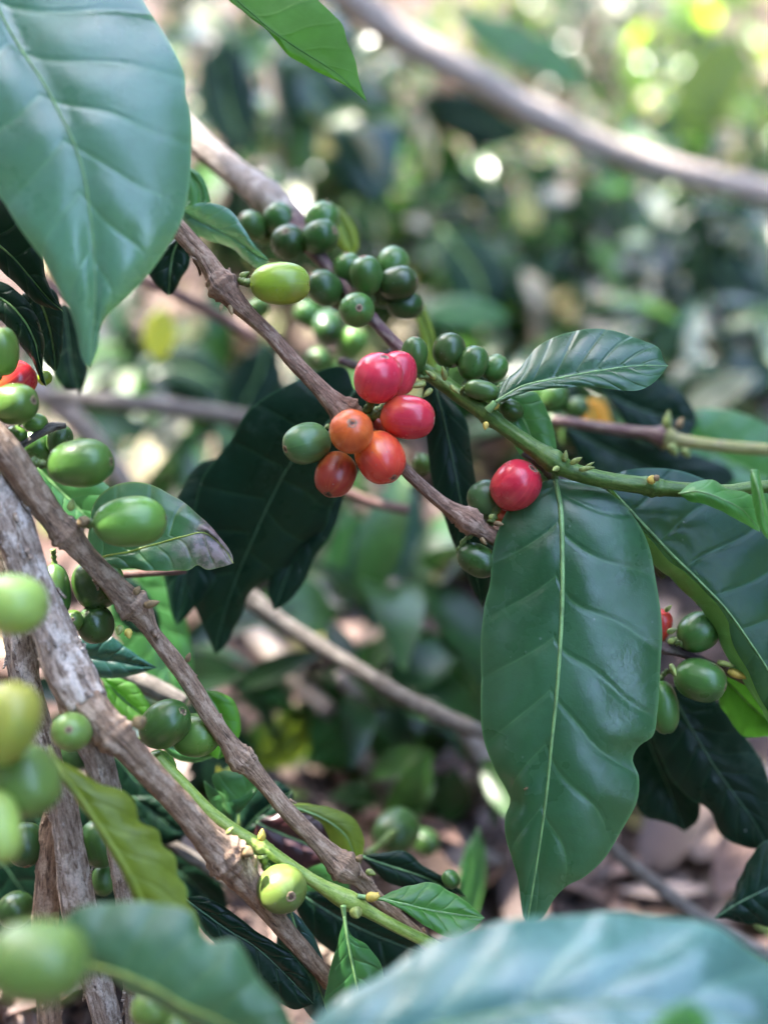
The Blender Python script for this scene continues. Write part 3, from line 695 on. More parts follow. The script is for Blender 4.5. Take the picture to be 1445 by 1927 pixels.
# ------------------------------------------------------------------ leaves: left edge, midrib, other edge (x, y[, mm deeper])
leaf('huge pale green leaf hanging in the upper corner with a soft waxy sheen', .305,
  [(-150,-190,0),(-190,-60,0),(-150,120,0),(-70,270,0),(0,368,0),(30,410,0),(60,460,0),(86,505,0),(115,550,1),(135,590,2),(145,625,3),(150,655,4),(160,685,4)],
  [(-70,-190,14),(-30,-60,8),(0,22,5),(40,92,3),(82,155,1),(112,212,0),(136,262,-1),(156,322,-1),(168,390,-1),(175,450,0),(179,520,1),(178,590,2),(174,640,3),(170,692,4)],
  [(100,-190,20),(230,-70,16),(278,10,13),(305,62,12),(332,112,11),(347,146,11),(348,182,10),(356,212,10),(361,262,9),(360,330,8),(345,400,7),(320,450,6),(280,512,5),(240,556,4),(205,592,4),(190,622,4),(184,655,4)],
  'pale', True, 9, .9, 1.0, 2.4, None, 4.2, pet=[(-120,-260,24)], n=80)
leaf('vivid green leaf seen from below, poking in at the top edge', .335,
  [(400,-60),(428,-5),(470,32),(514,68),(542,104),(575,122),(602,137),(640,155),(668,174)],
  [(380,-90,4),(440,-8,2),(480,30,1),(514,58,0),(560,90,0),(600,115,0),(632,136,0),(664,164,0),(691,192,0)],
  [(470,-110,6),(560,-40,5),(592,-5,4),(622,20,4),(645,46,4),(655,78,3),(668,110,2),(676,150,1)],
  'lit', False, 8, .6, .5, 1.0, LM['lit'], 2.2)
leaf('small grey green leaf curling just above the yellow green cherry', .362,
  [(350,388,-4),(385,380,-4),(432,394,-4),(458,428,-4),(480,462,-3),(500,482,-1)],
  [(330,385,2),(370,412,0),(410,432,-1),(445,450,-1),(475,474,0),(507,492,0)],
  [(345,412,2),(372,442,3),(420,460,4),(440,470,4),(466,492,3),(485,505,2)], 'pale', True, 6, .4, .6, 1.4, None, 2.4)
leaf('small upright dark green leaf half hidden by the huge pale leaf', .375,
  [(340,330),(352,370),(350,420),(352,450)],[(330,300,2),(372,345,0),(378,380,0),(366,420,0),(355,470,0)],[(370,322),(388,345),(396,380),(390,410),(372,450)], 'mid', True, 5, .4, .4)
leaf('dark green leaf hanging under the brown twig beside the huge pale leaf', .37,
  [(275,500),(290,530),(310,552)],[(340,440,-2),(325,480,0),(320,520,0),(318,556,0)],[(358,470),(355,500),(340,525),(328,548)],'dark',True,5,.4,.4)
leaf('blue black leaf under the huge pale leaf at the frame side', .345,
  [(-70,470,0),(0,505,0),(40,545,0),(70,568,0),(95,580,0)],[(-90,400,-3),(-30,440,-2),(20,480,-2),(60,525,-1),(90,560,0),(118,585,0)],[(-60,345,2),(0,362,1),(40,400,1),(70,450,1),(84,500,1),(90,535,1)],'dark',True,6,.5,.6)
leaf('shaded green leaf curving to a thin tip beside the bright red cherry', .338,
  [(-40,590),(0,600),(30,640),(55,670),(70,700),(78,718)],[(-60,540,0),(0,560,-1),(40,595,-2),(65,640,-2),(74,680,-1),(88,728,0)],[(-20,525),(30,545),(66,590),(82,632),(82,662),(80,700)],'dark',True,6,.4,.5)
leaf('black green leaf behind the hanging tip of the shaded leaf', .36,
  [(40,560),(60,620),(85,680)],[(60,540,0),(85,590,0),(98,640,0),(105,700,0)],[(100,545),(118,590),(118,640),(112,680)],'dark',True,6,.4,.5)
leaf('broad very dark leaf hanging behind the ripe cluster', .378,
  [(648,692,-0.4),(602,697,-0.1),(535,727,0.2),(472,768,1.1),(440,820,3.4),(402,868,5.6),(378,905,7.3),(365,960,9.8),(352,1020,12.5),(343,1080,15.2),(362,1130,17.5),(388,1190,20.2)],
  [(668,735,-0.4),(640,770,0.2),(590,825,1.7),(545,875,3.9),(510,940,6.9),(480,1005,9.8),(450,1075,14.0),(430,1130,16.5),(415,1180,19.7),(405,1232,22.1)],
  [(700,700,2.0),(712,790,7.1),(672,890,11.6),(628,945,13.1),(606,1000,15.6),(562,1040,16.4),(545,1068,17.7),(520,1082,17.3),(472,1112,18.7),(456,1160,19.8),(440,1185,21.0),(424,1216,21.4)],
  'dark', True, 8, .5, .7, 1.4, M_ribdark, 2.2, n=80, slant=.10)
leaf('dark leaf mostly hidden behind the broad very dark leaf', .392,
  [(372,875),(330,950),(305,1055),(315,1120),(325,1160)],[(430,860,0),(380,970,0),(355,1060,0),(340,1120,0),(332,1178,0)],[(440,900),(430,1000),(410,1080),(370,1140)],'dark',True,7,.6,.8,1.2,M_ribdark,2)
leaf('dark green leaf peeping out below the dull red brown cherry', .395,
  [(560,960),(520,1040),(505,1110)],[(640,900,0),(590,985,0),(550,1060,0),(515,1150,0)],[(645,945),(620,1010),(592,1050),(570,1100),(545,1130)],'dark',True,7,.6,.8,1.2,M_ribdark,2)
leaf('worn leaf with a withered pinkish tip under the oval green cherry', .343,
  [(172,960,4),(200,922,5),(262,906,5),(330,938,4),(382,975,3),(420,1020,2),(437,1046,1)],
  [(165,1066,0),(189,1050,0),(245,1038,0),(300,1022,0),(345,1010,0),(385,1003,1),(420,1030,1),(439,1060,0)],
  [(178,1070,-2),(230,1070,-2),(300,1074,-2),(350,1073,-1),(372,1063,0),(392,1072,0),(415,1068,0)],
  'worn', True, 7, .6, .9, 1.0, M_ribolive, 3.2)
leaf('great glossy leaf with a bitten edge hanging in front under the green stem', .342,
  [(1020,908,7.9),(985,930,8.4),(955,960,8.7),(934,1005,7.6),(925,1050,7.5),(923,1095,6.4),(912,1140,5.3),(905,1220,4.4),(904,1320,2.0),(910,1390,0.3),(930,1440,-1.9),(950,1480,-2.9),(958,1508,-3.5),(950,1538,-4.3),(953,1580,-5.3),(965,1622,-7.3),(975,1652,-8.0),(980,1690,-8.9),(984,1725,-10.8)],
  [(1044,900,9.1),(1055,960,3.7),(1058,1050,-0.5),(1058,1130,-3.4),(1055,1200,-5.1),(1048,1300,-7.5),(1038,1400,-8.9),(1028,1500,-9.3),(1020,1560,-9.8),(1008,1640,-9.7),(992,1738,-10.1)],
  [(1065,902,9.1),(1100,908,7.9),(1140,925,6.5),(1182,960,5.7),(1214,1010,4.5),(1234,1090,2.5),(1243,1180,0.4),(1240,1270,-1.8),(1236,1340,-3.5),(1229,1384,-4.5),(1202,1406,-5.1),(1191,1430,-5.7),(1202,1462,-6.4),(1196,1510,-7.6),(1170,1560,-7.8),(1140,1610,-8.0),(1100,1650,-9.0),(1068,1668,-8.4),(1043,1692,-9.0),(1020,1728,-9.8)],
  'big', True, 8, .75, .5, 1.6, None, 5.2, pet=[(1046,868,8)], n=110, petw=8)
G_ = [o for o in bpy.data.objects if str(o.get('label', '')).startswith('great glossy')][0]
sc_ = bud(G_, 986, 1487, .3335, .85, -.5, .02, 42, 3.5, M_budbrown); sc_.name = 'bite_scar'
leaf('ribbed upright leaf catching the light above the green stem', .345,
  [(945,722,3),(980,690,3),(1010,655,4),(1060,628,4),(1120,619,4),(1170,627,4),(1210,641,3),(1240,655,2),(1248,677,1)],
  [(932,757,0),(985,727,-1),(1050,712,-2),(1130,697,-2),(1200,688,-1),(1257,688,0)],
  [(960,747,-3),(1000,736,-4),(1050,730,-5),(1095,726,-5),(1150,732,-5),(1200,734,-4),(1232,718,-3)],
  'big', True, 8, .9, .5, 1.2, None, 4, pet=[(918,772,1)], slant=.20, petw=7)
leaf('long folded leaf with bright lower edge and dark blue upper half', .352, None,
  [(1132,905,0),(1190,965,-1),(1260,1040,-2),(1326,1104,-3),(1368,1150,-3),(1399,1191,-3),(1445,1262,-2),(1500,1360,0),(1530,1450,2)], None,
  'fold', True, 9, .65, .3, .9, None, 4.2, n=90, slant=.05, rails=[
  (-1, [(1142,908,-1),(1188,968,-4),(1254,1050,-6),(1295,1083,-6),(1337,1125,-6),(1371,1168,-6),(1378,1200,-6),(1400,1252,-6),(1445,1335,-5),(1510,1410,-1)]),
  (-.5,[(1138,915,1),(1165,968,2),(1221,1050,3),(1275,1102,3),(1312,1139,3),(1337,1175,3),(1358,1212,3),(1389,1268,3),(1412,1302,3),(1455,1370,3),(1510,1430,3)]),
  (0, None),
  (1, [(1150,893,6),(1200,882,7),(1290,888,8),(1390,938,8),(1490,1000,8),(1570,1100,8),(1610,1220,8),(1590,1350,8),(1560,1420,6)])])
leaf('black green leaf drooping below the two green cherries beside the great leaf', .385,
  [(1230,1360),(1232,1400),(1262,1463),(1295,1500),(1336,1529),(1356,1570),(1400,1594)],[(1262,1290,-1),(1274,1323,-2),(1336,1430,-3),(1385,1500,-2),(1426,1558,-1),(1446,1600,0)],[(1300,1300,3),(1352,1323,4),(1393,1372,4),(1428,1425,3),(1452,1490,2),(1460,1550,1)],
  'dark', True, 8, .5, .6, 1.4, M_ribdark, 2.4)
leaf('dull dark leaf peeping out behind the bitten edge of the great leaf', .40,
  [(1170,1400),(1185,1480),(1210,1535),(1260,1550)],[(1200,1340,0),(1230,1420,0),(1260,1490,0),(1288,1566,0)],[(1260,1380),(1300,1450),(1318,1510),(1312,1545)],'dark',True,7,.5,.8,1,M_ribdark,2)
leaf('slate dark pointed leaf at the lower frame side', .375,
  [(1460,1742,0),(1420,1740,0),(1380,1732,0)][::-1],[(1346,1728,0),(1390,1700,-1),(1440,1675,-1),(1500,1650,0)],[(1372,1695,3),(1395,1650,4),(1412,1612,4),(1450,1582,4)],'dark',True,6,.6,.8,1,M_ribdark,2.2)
leaf('thin yellow green leaf glowing beneath the long folded leaf', .372,
  [(1350,1285),(1352,1320),(1370,1350),(1400,1386),(1440,1386)],[(1345,1262,0),(1385,1300,0),(1420,1335,0),(1480,1380,0)],[(1380,1255),(1420,1290),(1460,1330)],'lit',True,6,.4,.5)
leaf('rolled light green leaf hanging under the green stem by the frame side', .332,
  [(1300,944,-1),(1330,950,-2),(1384,976,-2),(1415,994,-1)],[(1277,929,0),(1315,925,-3),(1360,940,-4),(1400,962,-3),(1430,1001,0)],[(1295,912,2),(1312,906,2),(1342,903,2),(1368,919,2),(1410,930,2),(1425,960,1)],'bright',True,6,.3,.4,1.,None,2.2)
leaf('little pale leaf curling upright on the green stem, cut by the frame', .325,
  [(1412,900),(1416,940),(1426,985),(1440,1010)],[(1414,884,0),(1425,915,-2),(1432,950,-2),(1440,985,-1),(1460,1025,0)],[(1426,884),(1433,910),(1440,945),(1450,985)],'bright',True,5,.3,.3,.6,None,2.2)
leaf('dull see-through leaf behind the ribbed upright leaf and green stem', .362,
  [(938,770),(950,800),(975,850),(1000,878)],[(955,742,0),(985,790,0),(1005,840,0),(1018,888,0)],[(1005,738),(1028,770),(1042,810),(1047,850),(1035,880)],'olive' if False else 'mid',True,6,.4,.5)
leaf('dark leaf beneath the ribbed upright leaf, behind the plum stem', .432,
  [(1130,725),(1160,770),(1190,812),(1240,842),(1290,830)],[(1090,715,0),(1150,745,0),(1220,775,0),(1312,795,0)],[(1140,716),(1230,712),(1276,735),(1305,770)],'dark',True,7,.6,.8,1,M_ribdark,2)
leaf('deep green leaf hanging below the plum stem', .44,
  [(1080,840),(1110,890),(1180,930)],[(1060,800,0),(1150,850,0),(1240,890,0),(1330,930,0)],[(1120,800),(1210,830),(1290,850),(1370,880),(1380,905)],'dark',True,7,.6,.8,1,M_ribdark,2)
leaf('dark green leaf behind the yellow stem at the frame side', .45,
  [(1290,905),(1350,960),(1430,990)],[(1270,800,0),(1340,850,0),(1420,890,0),(1520,930,0)],[(1310,770),(1380,775),(1460,810),(1500,860)],'mid',True,6,.6,.8)
leaf('orange dying leaf behind the blurred cherries of the plum stem', .47,
  [(1095,800),(1100,830)],[(1100,750,0),(1115,785,0),(1125,820,0),(1130,850,0)],[(1135,755),(1150,790),(1150,820)],'orange',True,5,.3,.4)
leaf('dark green leaf hanging below the row of small green cherries', .372,
  [(795,730,0),(800,790,0),(808,880,0),(830,960,0),(860,1040,0),(885,1100,0)],[(812,700,-1),(835,790,-2),(855,880,-2),(870,960,-2),(890,1050,-1),(908,1145,0)],[(835,735,3),(875,790,4),(888,860,4),(905,950,4),(930,1040,3),(925,1100,2)],'mid' if False else 'dark',True,8,.5,.8,1.2,M_ribdark,2.2)
leaf('olive leaf arching down behind the three joined green cherries', .40,
  [(770,560),(785,610),(800,670)],[(760,540,0),(790,590,0),(808,640,0),(815,700,0)],[(790,560),(812,610),(822,660)],'olive',True,6,.3,.4)
leaf('small olive leaf behind the uppermost green cherries', .41,
  [(610,400),(625,440),(645,470)],[(620,380,0),(640,415,0),(655,450,0),(665,480,0)],[(650,400),(670,430),(674,465)],'olive',True,6,.3,.4)
leaf('yellow green leaf with scalloped edge leaning among the lime cherries', .300,
  [(106,1452,0),(143,1503,0),(173,1548,0),(206,1602,0),(229,1641,0),(249,1688,0),(266,1735,0),(285,1770,0)],
  [(92,1405,1),(118,1455,-1),(158,1510,-2),(195,1566,-2),(227,1615,-2),(252,1660,-2),(275,1705,-1),(310,1790,0)],
  [(113,1430,2),(149,1450,2),(186,1474,2),(229,1488,3),(252,1511,3),(263,1548,3),(298,1564,3),(306,1590,3),(329,1612,3),(333,1646,3),(350,1672,3),(353,1700,2),(370,1718,2),(375,1760,1)],
  'spot', True, 8, .6, .5, 1.3, M_ribolive, 3)
leaf('mid green blurred leaf spreading right of the biggest lime cherry', .262,
  [(120,1760,0),(112,1742,0),(150,1711,1),(220,1699,2),(300,1700,2),(362,1720,2),(380,1758,2),(400,1776,2),(440,1770,2),(462,1792,2),(480,1830,2),(502,1862,2),(540,1912,1),(570,1960,1)],
  [(120,1800,0),(165,1815,-2),(225,1832,-3),(290,1860,-3),(345,1892,-3),(420,1925,-2),(490,1960,-1),(580,2010,0)],
  [(165,1828,4),(230,1856,5),(300,1895,5),(360,1935,5),(420,1985,4),(500,2010,2)],
  'dusty', True, 8, .7, .8, 1.6, M_ribolive, 4.5, n=80)
leaf('huge blurred blue green leaf across the bottom, closest to the viewer', .243,
  [(590,1925,4),(640,1884,6),(700,1842,8),(780,1792,10),(860,1760,11),(960,1736,12),(1050,1722,13),(1130,1716,13),(1230,1728,13),(1330,1746,12),(1410,1782,11),(1490,1840,8)],
  [(540,1990,0),(640,1985,-1),(760,1950,-1),(900,1915,-2),(1040,1895,-2),(1180,1890,-2),(1320,1905,-2),(1450,1940,-1),(1600,2010,0)],
  [(600,2060,-6),(760,2100,-10),(960,2110,-12),(1180,2100,-12),(1380,2090,-10),(1520,2060,-5)],
  'waxy', True, 7, 1.2, 1.3, 1.2, None, 4, n=80)
leaf('tiny yellow green leaf end rising in front of the huge bottom leaf', .215,
  [(1205,1960,2),(1230,1925,2),(1262,1898,2)],[(1225,2010,0),(1255,1960,-1),(1278,1920,-1),(1290,1884,0)],[(1310,1965,2),(1335,1930,2),(1318,1898,2)],'bright',True,5,.3,.3)
leaf('bright green leaf held out sideways at the end of the lime stem fork', .340,
  [(735,1702,-2),(770,1722,-3),(805,1746,-3),(850,1766,-3),(885,1752,-1)],[(712,1692,0),(760,1702,-1),(800,1712,0),(850,1720,1),(912,1728,1)],[(735,1680,2),(765,1669,3),(812,1662,4),(850,1680,4),(882,1702,3)],'bright',True,7,.5,.5,1.,M_rib,3,pet=[(672,1688,0)])
leaf('small pointed leaf hanging straight down from the lime stem fork', .336,
  [(640,1760),(628,1800),(618,1845),(612,1895),(640,1925)],[(648,1725,0),(656,1780,-2),(664,1820,-2),(672,1860,-2),(680,1950,0)],[(662,1762),(692,1782),(714,1812),(722,1850),(705,1910)],'mid',True,6,.4,.4,1,M_rib,3.6,pet=[(646,1705,0)])
leaf('dark leaf in the shade behind the bright sideways leaf', .366,
  [(690,1625),(730,1660),(790,1680),(840,1680)],[(680,1612,0),(740,1632,0),(800,1652,0),(880,1690,0)],[(720,1605),(762,1603),(800,1632),(840,1655)],'dark',True,6,.4,.6)
leaf('rotting leaf with a purple brown patch behind the knotted brown branch', .378,
  [(480,1570),(500,1610),(560,1640),(600,1625)],[(482,1548,0),(530,1570,0),(580,1590,0),(640,1620,0)],[(510,1535),(560,1530),(605,1550),(630,1590)],'purple',True,5,.5,1)
leaf('olive green leaf rolled over at its edge behind the lower knot', .368,
  [(600,1545,2),(625,1590,2),(650,1625,2)],[(520,1512,0),(570,1525,-2),(620,1548,-3),(655,1580,-2),(672,1640,0)],[(560,1512,1),(620,1520,1),(664,1540,1),(684,1575,1),(682,1610,1)],'olive',True,6,.4,.5)
leaf('green leaf under the rotting leaf, brushing the lime stem', .385,
  [(480,1610),(520,1660),(590,1690)],[(470,1575,0),(530,1625,0),(590,1650,0),(660,1690,0)],[(540,1590),(600,1615),(650,1650)],'mid',True,6,.4,.6)
leaf('dark green leaf between the knotted brown branch and the lime stem', .372,
  [(385,1470),(395,1510),(425,1540),(450,1530)],[(440,1560,0),(450,1520,0),(470,1490,0),(505,1460,0)],[(400,1462),(440,1450),(480,1455)],'mid',True,5,.4,.4)
leaf('shadowed dark leaf below the knotted brown branch, left of the rotting leaf', .382,
  [(450,1540),(455,1500),(480,1480),(520,1470)],[(455,1570,0),(480,1540,0),(510,1515,0),(550,1490,0)],[(500,1570),(530,1545),(550,1515)],'dark',True,5,.4,.4)
leaf('dark leaf sloping in the shade over the soil, behind the mid green blurred leaf', .345,
  [(370,1740),(420,1790),(480,1850),(550,1900)],[(345,1690,0),(420,1745,0),(490,1790,0),(590,1890,0)],[(380,1688),(430,1712),(480,1752),(540,1790),(585,1845)],'dark',True,7,.5,.8,1,M_ribdark,2)
leaf('deep green leaf standing upright below the shiny round cherry', .352,
  [(522,1760),(530,1820),(560,1880),(590,1920)],[(545,1710,0),(565,1770,0),(590,1830,0),(625,1930,0)],[(575,1740),(602,1790),(618,1840)],'mid' if False else 'teal',True,7,.5,.6,1,M_rib,3)
leaf('dark broad leaf behind the fork of the lime stem', .372,
  [(560,1720),(620,1790),(720,1840),(800,1830)],[(560,1680,0),(650,1735,0),(740,1775,0),(860,1820,0)],[(620,1680),(700,1710),(790,1750),(850,1790)],'dark',True,7,.5,.6,1,M_ribdark,2.5)
leaf('blue green pointed leaf behind the pale trunk fork, above the olive leaf', .365,
  [(130,1240),(160,1266),(200,1277),(250,1271)],[(110,1225,0),(170,1238,0),(230,1245,0),(296,1257,0)],[(130,1205),(170,1195),(205,1196),(250,1228)],'teal',True,6,.4,.4,1,M_ribdark,2)
leaf('olive leaf tucked behind the brown fork, over the two dark cherries', .372,
  [(195,1285),(205,1330),(235,1365),(270,1362)],[(185,1270,0),(225,1310,0),(260,1340,0),(290,1370,0)],[(220,1275),(255,1290),(280,1325),(290,1350)],'lit',True,5,.4,.5)
leaf('faded olive leaf glowing behind the thin knotted branch', .42,
  [(205,1100),(215,1180),(260,1270),(310,1320)],[(240,1060,0),(280,1140,0),(310,1220,0),(335,1340,0)],[(300,1080),(345,1150),(362,1240),(355,1310)],'mid',True,7,.5,.6)
leaf('curled olive leaf behind the knotted branch by the two dark cherries', .365,
  [(375,1320),(370,1370),(395,1420)],[(385,1300,0),(410,1340,0),(420,1385,0),(410,1430,0)],[(420,1305),(446,1330),(452,1375),(435,1415)],'lit',True,5,.5,.5)
leaf('dark leaf cupping the two dark cherries from below', .37,
  [(300,1400),(320,1425),(370,1435)],[(280,1380,0),(330,1405,0),(380,1415,0),(440,1405,0)],[(330,1380),(390,1390),(430,1395)],'mid',True,5,.4,.4)
leaf('pale tan dead leaf beneath the thin knotted branch', .42,
  [(410,1440),(415,1465),(430,1475)],[(405,1475,0),(430,1445,0),(450,1425,0),(470,1410,0)],[(430,1480),(455,1465),(470,1440)],'orange' if False else 'yellow',True,4,.2,.3)
leaf('dark leaf in the shade left of the lime stem', .40,
  [(220,1440),(225,1490),(260,1530),(300,1540)],[(205,1410,0),(250,1460,0),(290,1500,0),(330,1560,0)],[(260,1420),(310,1455),(335,1510)],'dark',True,6,.4,.5,1,M_ribdark,2)
leaf('green leaf shaded by the brown fork above the dead twig', .395,
  [(255,1520),(270,1560),(310,1590)],[(250,1500,0),(290,1530,0),(320,1555,0),(355,1570,0)],[(290,1500),(325,1520),(345,1550)],'dark',True,6,.4,.5,1,M_ribdark,2)
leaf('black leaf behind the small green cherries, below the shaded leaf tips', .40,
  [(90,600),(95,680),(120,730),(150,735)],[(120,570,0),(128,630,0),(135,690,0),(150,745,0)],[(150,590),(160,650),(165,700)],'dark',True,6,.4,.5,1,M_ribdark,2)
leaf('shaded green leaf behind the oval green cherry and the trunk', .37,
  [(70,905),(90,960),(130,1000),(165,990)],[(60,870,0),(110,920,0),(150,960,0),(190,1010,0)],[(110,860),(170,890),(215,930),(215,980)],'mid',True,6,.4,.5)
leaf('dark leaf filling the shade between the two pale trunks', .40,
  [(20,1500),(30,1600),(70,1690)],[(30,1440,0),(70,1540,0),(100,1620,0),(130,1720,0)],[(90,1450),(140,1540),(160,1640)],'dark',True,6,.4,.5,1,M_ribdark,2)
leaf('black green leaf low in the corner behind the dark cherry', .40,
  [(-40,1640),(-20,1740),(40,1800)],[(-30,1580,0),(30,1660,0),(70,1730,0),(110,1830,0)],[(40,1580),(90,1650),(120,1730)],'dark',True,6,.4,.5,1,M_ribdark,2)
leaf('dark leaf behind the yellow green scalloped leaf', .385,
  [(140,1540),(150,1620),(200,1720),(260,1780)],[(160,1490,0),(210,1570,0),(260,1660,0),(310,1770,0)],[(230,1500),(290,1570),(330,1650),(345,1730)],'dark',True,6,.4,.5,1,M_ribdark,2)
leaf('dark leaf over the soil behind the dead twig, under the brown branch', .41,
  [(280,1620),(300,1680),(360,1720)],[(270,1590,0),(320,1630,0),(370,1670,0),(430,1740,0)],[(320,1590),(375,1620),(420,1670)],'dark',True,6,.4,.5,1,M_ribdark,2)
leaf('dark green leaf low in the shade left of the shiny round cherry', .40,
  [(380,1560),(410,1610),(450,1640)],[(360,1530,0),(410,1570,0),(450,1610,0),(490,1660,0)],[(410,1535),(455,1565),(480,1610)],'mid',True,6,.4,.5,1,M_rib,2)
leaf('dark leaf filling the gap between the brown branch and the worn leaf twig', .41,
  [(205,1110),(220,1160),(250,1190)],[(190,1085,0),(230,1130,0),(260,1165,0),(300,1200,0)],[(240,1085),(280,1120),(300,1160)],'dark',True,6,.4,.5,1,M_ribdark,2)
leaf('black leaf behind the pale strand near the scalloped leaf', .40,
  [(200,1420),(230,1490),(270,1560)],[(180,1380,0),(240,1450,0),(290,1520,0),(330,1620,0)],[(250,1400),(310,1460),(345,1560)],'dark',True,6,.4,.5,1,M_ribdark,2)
GB = 'blurred leaves further back'
def bl(label, D, pts, wpx, mat, up=True):
    m = cr([tuple(p) for p in pts], 7); Lq, Rq = [], []
    for i in range(1, 6):
        dx, dy = m[i+1][0]-m[i-1][0], m[i+1][1]-m[i-1][1]; h = math.hypot(dx, dy)
        k = wpx*.5*math.sin(math.pi*(i/6))**.7
        Lq.append((m[i][0]+dy/h*k, m[i][1]-dx/h*k, 3)); Rq.append((m[i][0]-dy/h*k, m[i][1]+dx/h*k, -3))
    return leaf(label, D, Lq, [(p[0], p[1], 0) for p in m], Rq, mat, up, 7, 1.2, 1.5, 2., None, 3, n=24, group=GB)
bl('blurred yellow leaf glowing alone below the pale leaf tip', .62, [(305,575),(300,620),(296,680)], 62, 'yellow')
bl('blurred dark leaf hanging upright in the gap right of the ripe cluster', .60, [(770,900),(740,1000),(715,1080),(700,1190)], 130, 'teal')
bl('blurred broad green leaf lying under the thin grey twig', .56, [(880,1200),(780,1280),(680,1360),(580,1440)], 230, 'mid')
bl('blurred tan green leaf left of the broad green blurred leaf', .57, [(600,1310),(560,1370),(510,1410),(440,1440)], 90, 'olive')
bl('blurred pale green leaf right below the dull red brown cherry', .62, [(650,950),(660,1010),(640,1090),(600,1180)], 90, 'mid')
bl('blurred green leaf hanging under the pale bough near its bend', .9, [(560,130),(620,200),(680,270),(720,380)], 150, 'teal')
bl('blurred long dark leaf lying along the upper edge of the pale bough', .85, [(850,20),(940,70),(1030,110),(1110,170)], 70, 'mid')
bl('blurred yellow green leaf catching the sun at the top right', 1.2, [(1390,60),(1350,140),(1320,190),(1290,260)], 120, 'olive')
bl('blurred mid green leaf below the bend of the pale bough', 1.1, [(760,370),(840,390),(900,400),(980,430)], 110, 'mid')
bl('blurred dark green leaf above the row of small green cherries', .8, [(830,430),(870,480),(905,540),(900,620)], 110, 'dark')
bl('blurred grey green leaf beyond the three joined green cherries', .7, [(790,590),(850,585),(900,590),(960,600)], 60, 'mid')
bl('blurred dark leaf beside the vivid green top leaf', .8, [(420,60),(420,150),(440,230),(470,290)], 110, 'dark')
bl('blurred pale leaf beyond the tip of the ribbed upright leaf', .9, [(1240,600),(1320,600),(1380,640),(1450,680)], 110, 'pale')
bl('blurred slate leaf at the frame side below the end of the pale bough', .9, [(1330,470),(1380,540),(1410,600),(1450,680)], 90, 'dark')
bl('blurred pointed orange leaf in the sunlit litter below the pale bough', 1.2, [(1085,470),(1088,500),(1085,540)], 50, 'orange')
bl('blurred dark blue leaf below the lone yellow leaf', .7, [(250,720),(310,690),(370,700),(430,740)], 90, 'dark')
bl('blurred olive leaf behind the brown twig left of the broad very dark leaf', .6, [(500,640),(490,700),(460,760),(450,830)], 110, 'dark')
bl('blurred green leaf in front of the low dark blurred cherry bunch', .55, [(620,1500),(680,1500),(740,1510),(790,1530)], 70, 'mid')
bl('blurred pale green upright leaf left of the great leaf tip', .46, [(900,1560),(890,1640),(880,1700),(870,1760)], 50, 'mid')
bl('blurred dark leaf beneath the pale bough above the twigs of the grey branch', .95, [(1000,250),(940,240),(880,220),(800,180)], 90, 'dark')
# ------------------------------------------------------------------ cherries
K = 'ripening cluster on the brown twig'
Nd = (690, 790, .350)
cherry('biggest red cherry, on top of the ripe cluster, its scar facing up', 711,712,.337,47,47,(.25,-.80,-.50),'red',(690,775,.348),group=K)
cherry('red cherry half hidden behind the biggest red one', 748,703,.352,43,38,(.2,-.9,-.1),'red',(700,775,.352),group=K)
cherry('red cherry lying sideways at the outer side of the ripe cluster', 767,785,.339,51,43,(.95,.12,-.10),'redor',(700,785,.349),group=K)
cherry('orange cherry in front, its round scar facing the viewer', 661,812,.330,45,42,(.06,-.28,-.93),'orange',(680,800,.346),group=K)
cherry('orange red cherry with a brown scar at its lower end', 716,861,.337,52,46,(.42,.72,-.42),'orred',(695,800,.349),group=K)
cherry('dull red brown cherry lowest in the ripe cluster', 631,893,.342,45,39,(-.28,.80,-.45),'dull',(672,805,.350),dark=True,group=K)
cherry('lone green cherry beside the orange ones in the ripe cluster', 577,834,.341,46,40,(-.80,.25,-.42),'grey',(628,808,.348),group=K)
cherry('hidden cherry in the gap between the orange and red cherries', 705,800,.352,24,22,(.2,.3,-.8),'dull',(690,790,.353),False,group=K)
K = 'cherries at the knot above the great leaf'
cherry('red cherry with water spots half covered by the great leaf', 970,914,.349,50,47,(.55,-.62,-.50),'red',(925,985,.352),group=K)
cherry('grey green cherry tucked behind the water spotted red cherry', 915,941,.357,38,35,(-.3,-.8,.2),'grey',(920,985,.353),group=K)
cherry('dark green cherry just below the end knot of the brown twig', 898,1054,.353,40,31,(.75,.35,-.1),'dkgreen',(897,1000,.352),group=K)
cherry('small orange cherry almost hidden by the great leaf edge', 948,975,.354,20,16,(.5,.5,-.3),'orred',(925,990,.353),False,group=K)
cherry('single yellow green cherry lying sideways on its stalk', 527,533,.343,56,42,(.99,-.02,.12),'yellow',(455,527,.346),group='cherries standing alone on their stalks')
K = 'green cherries along the grey branch'
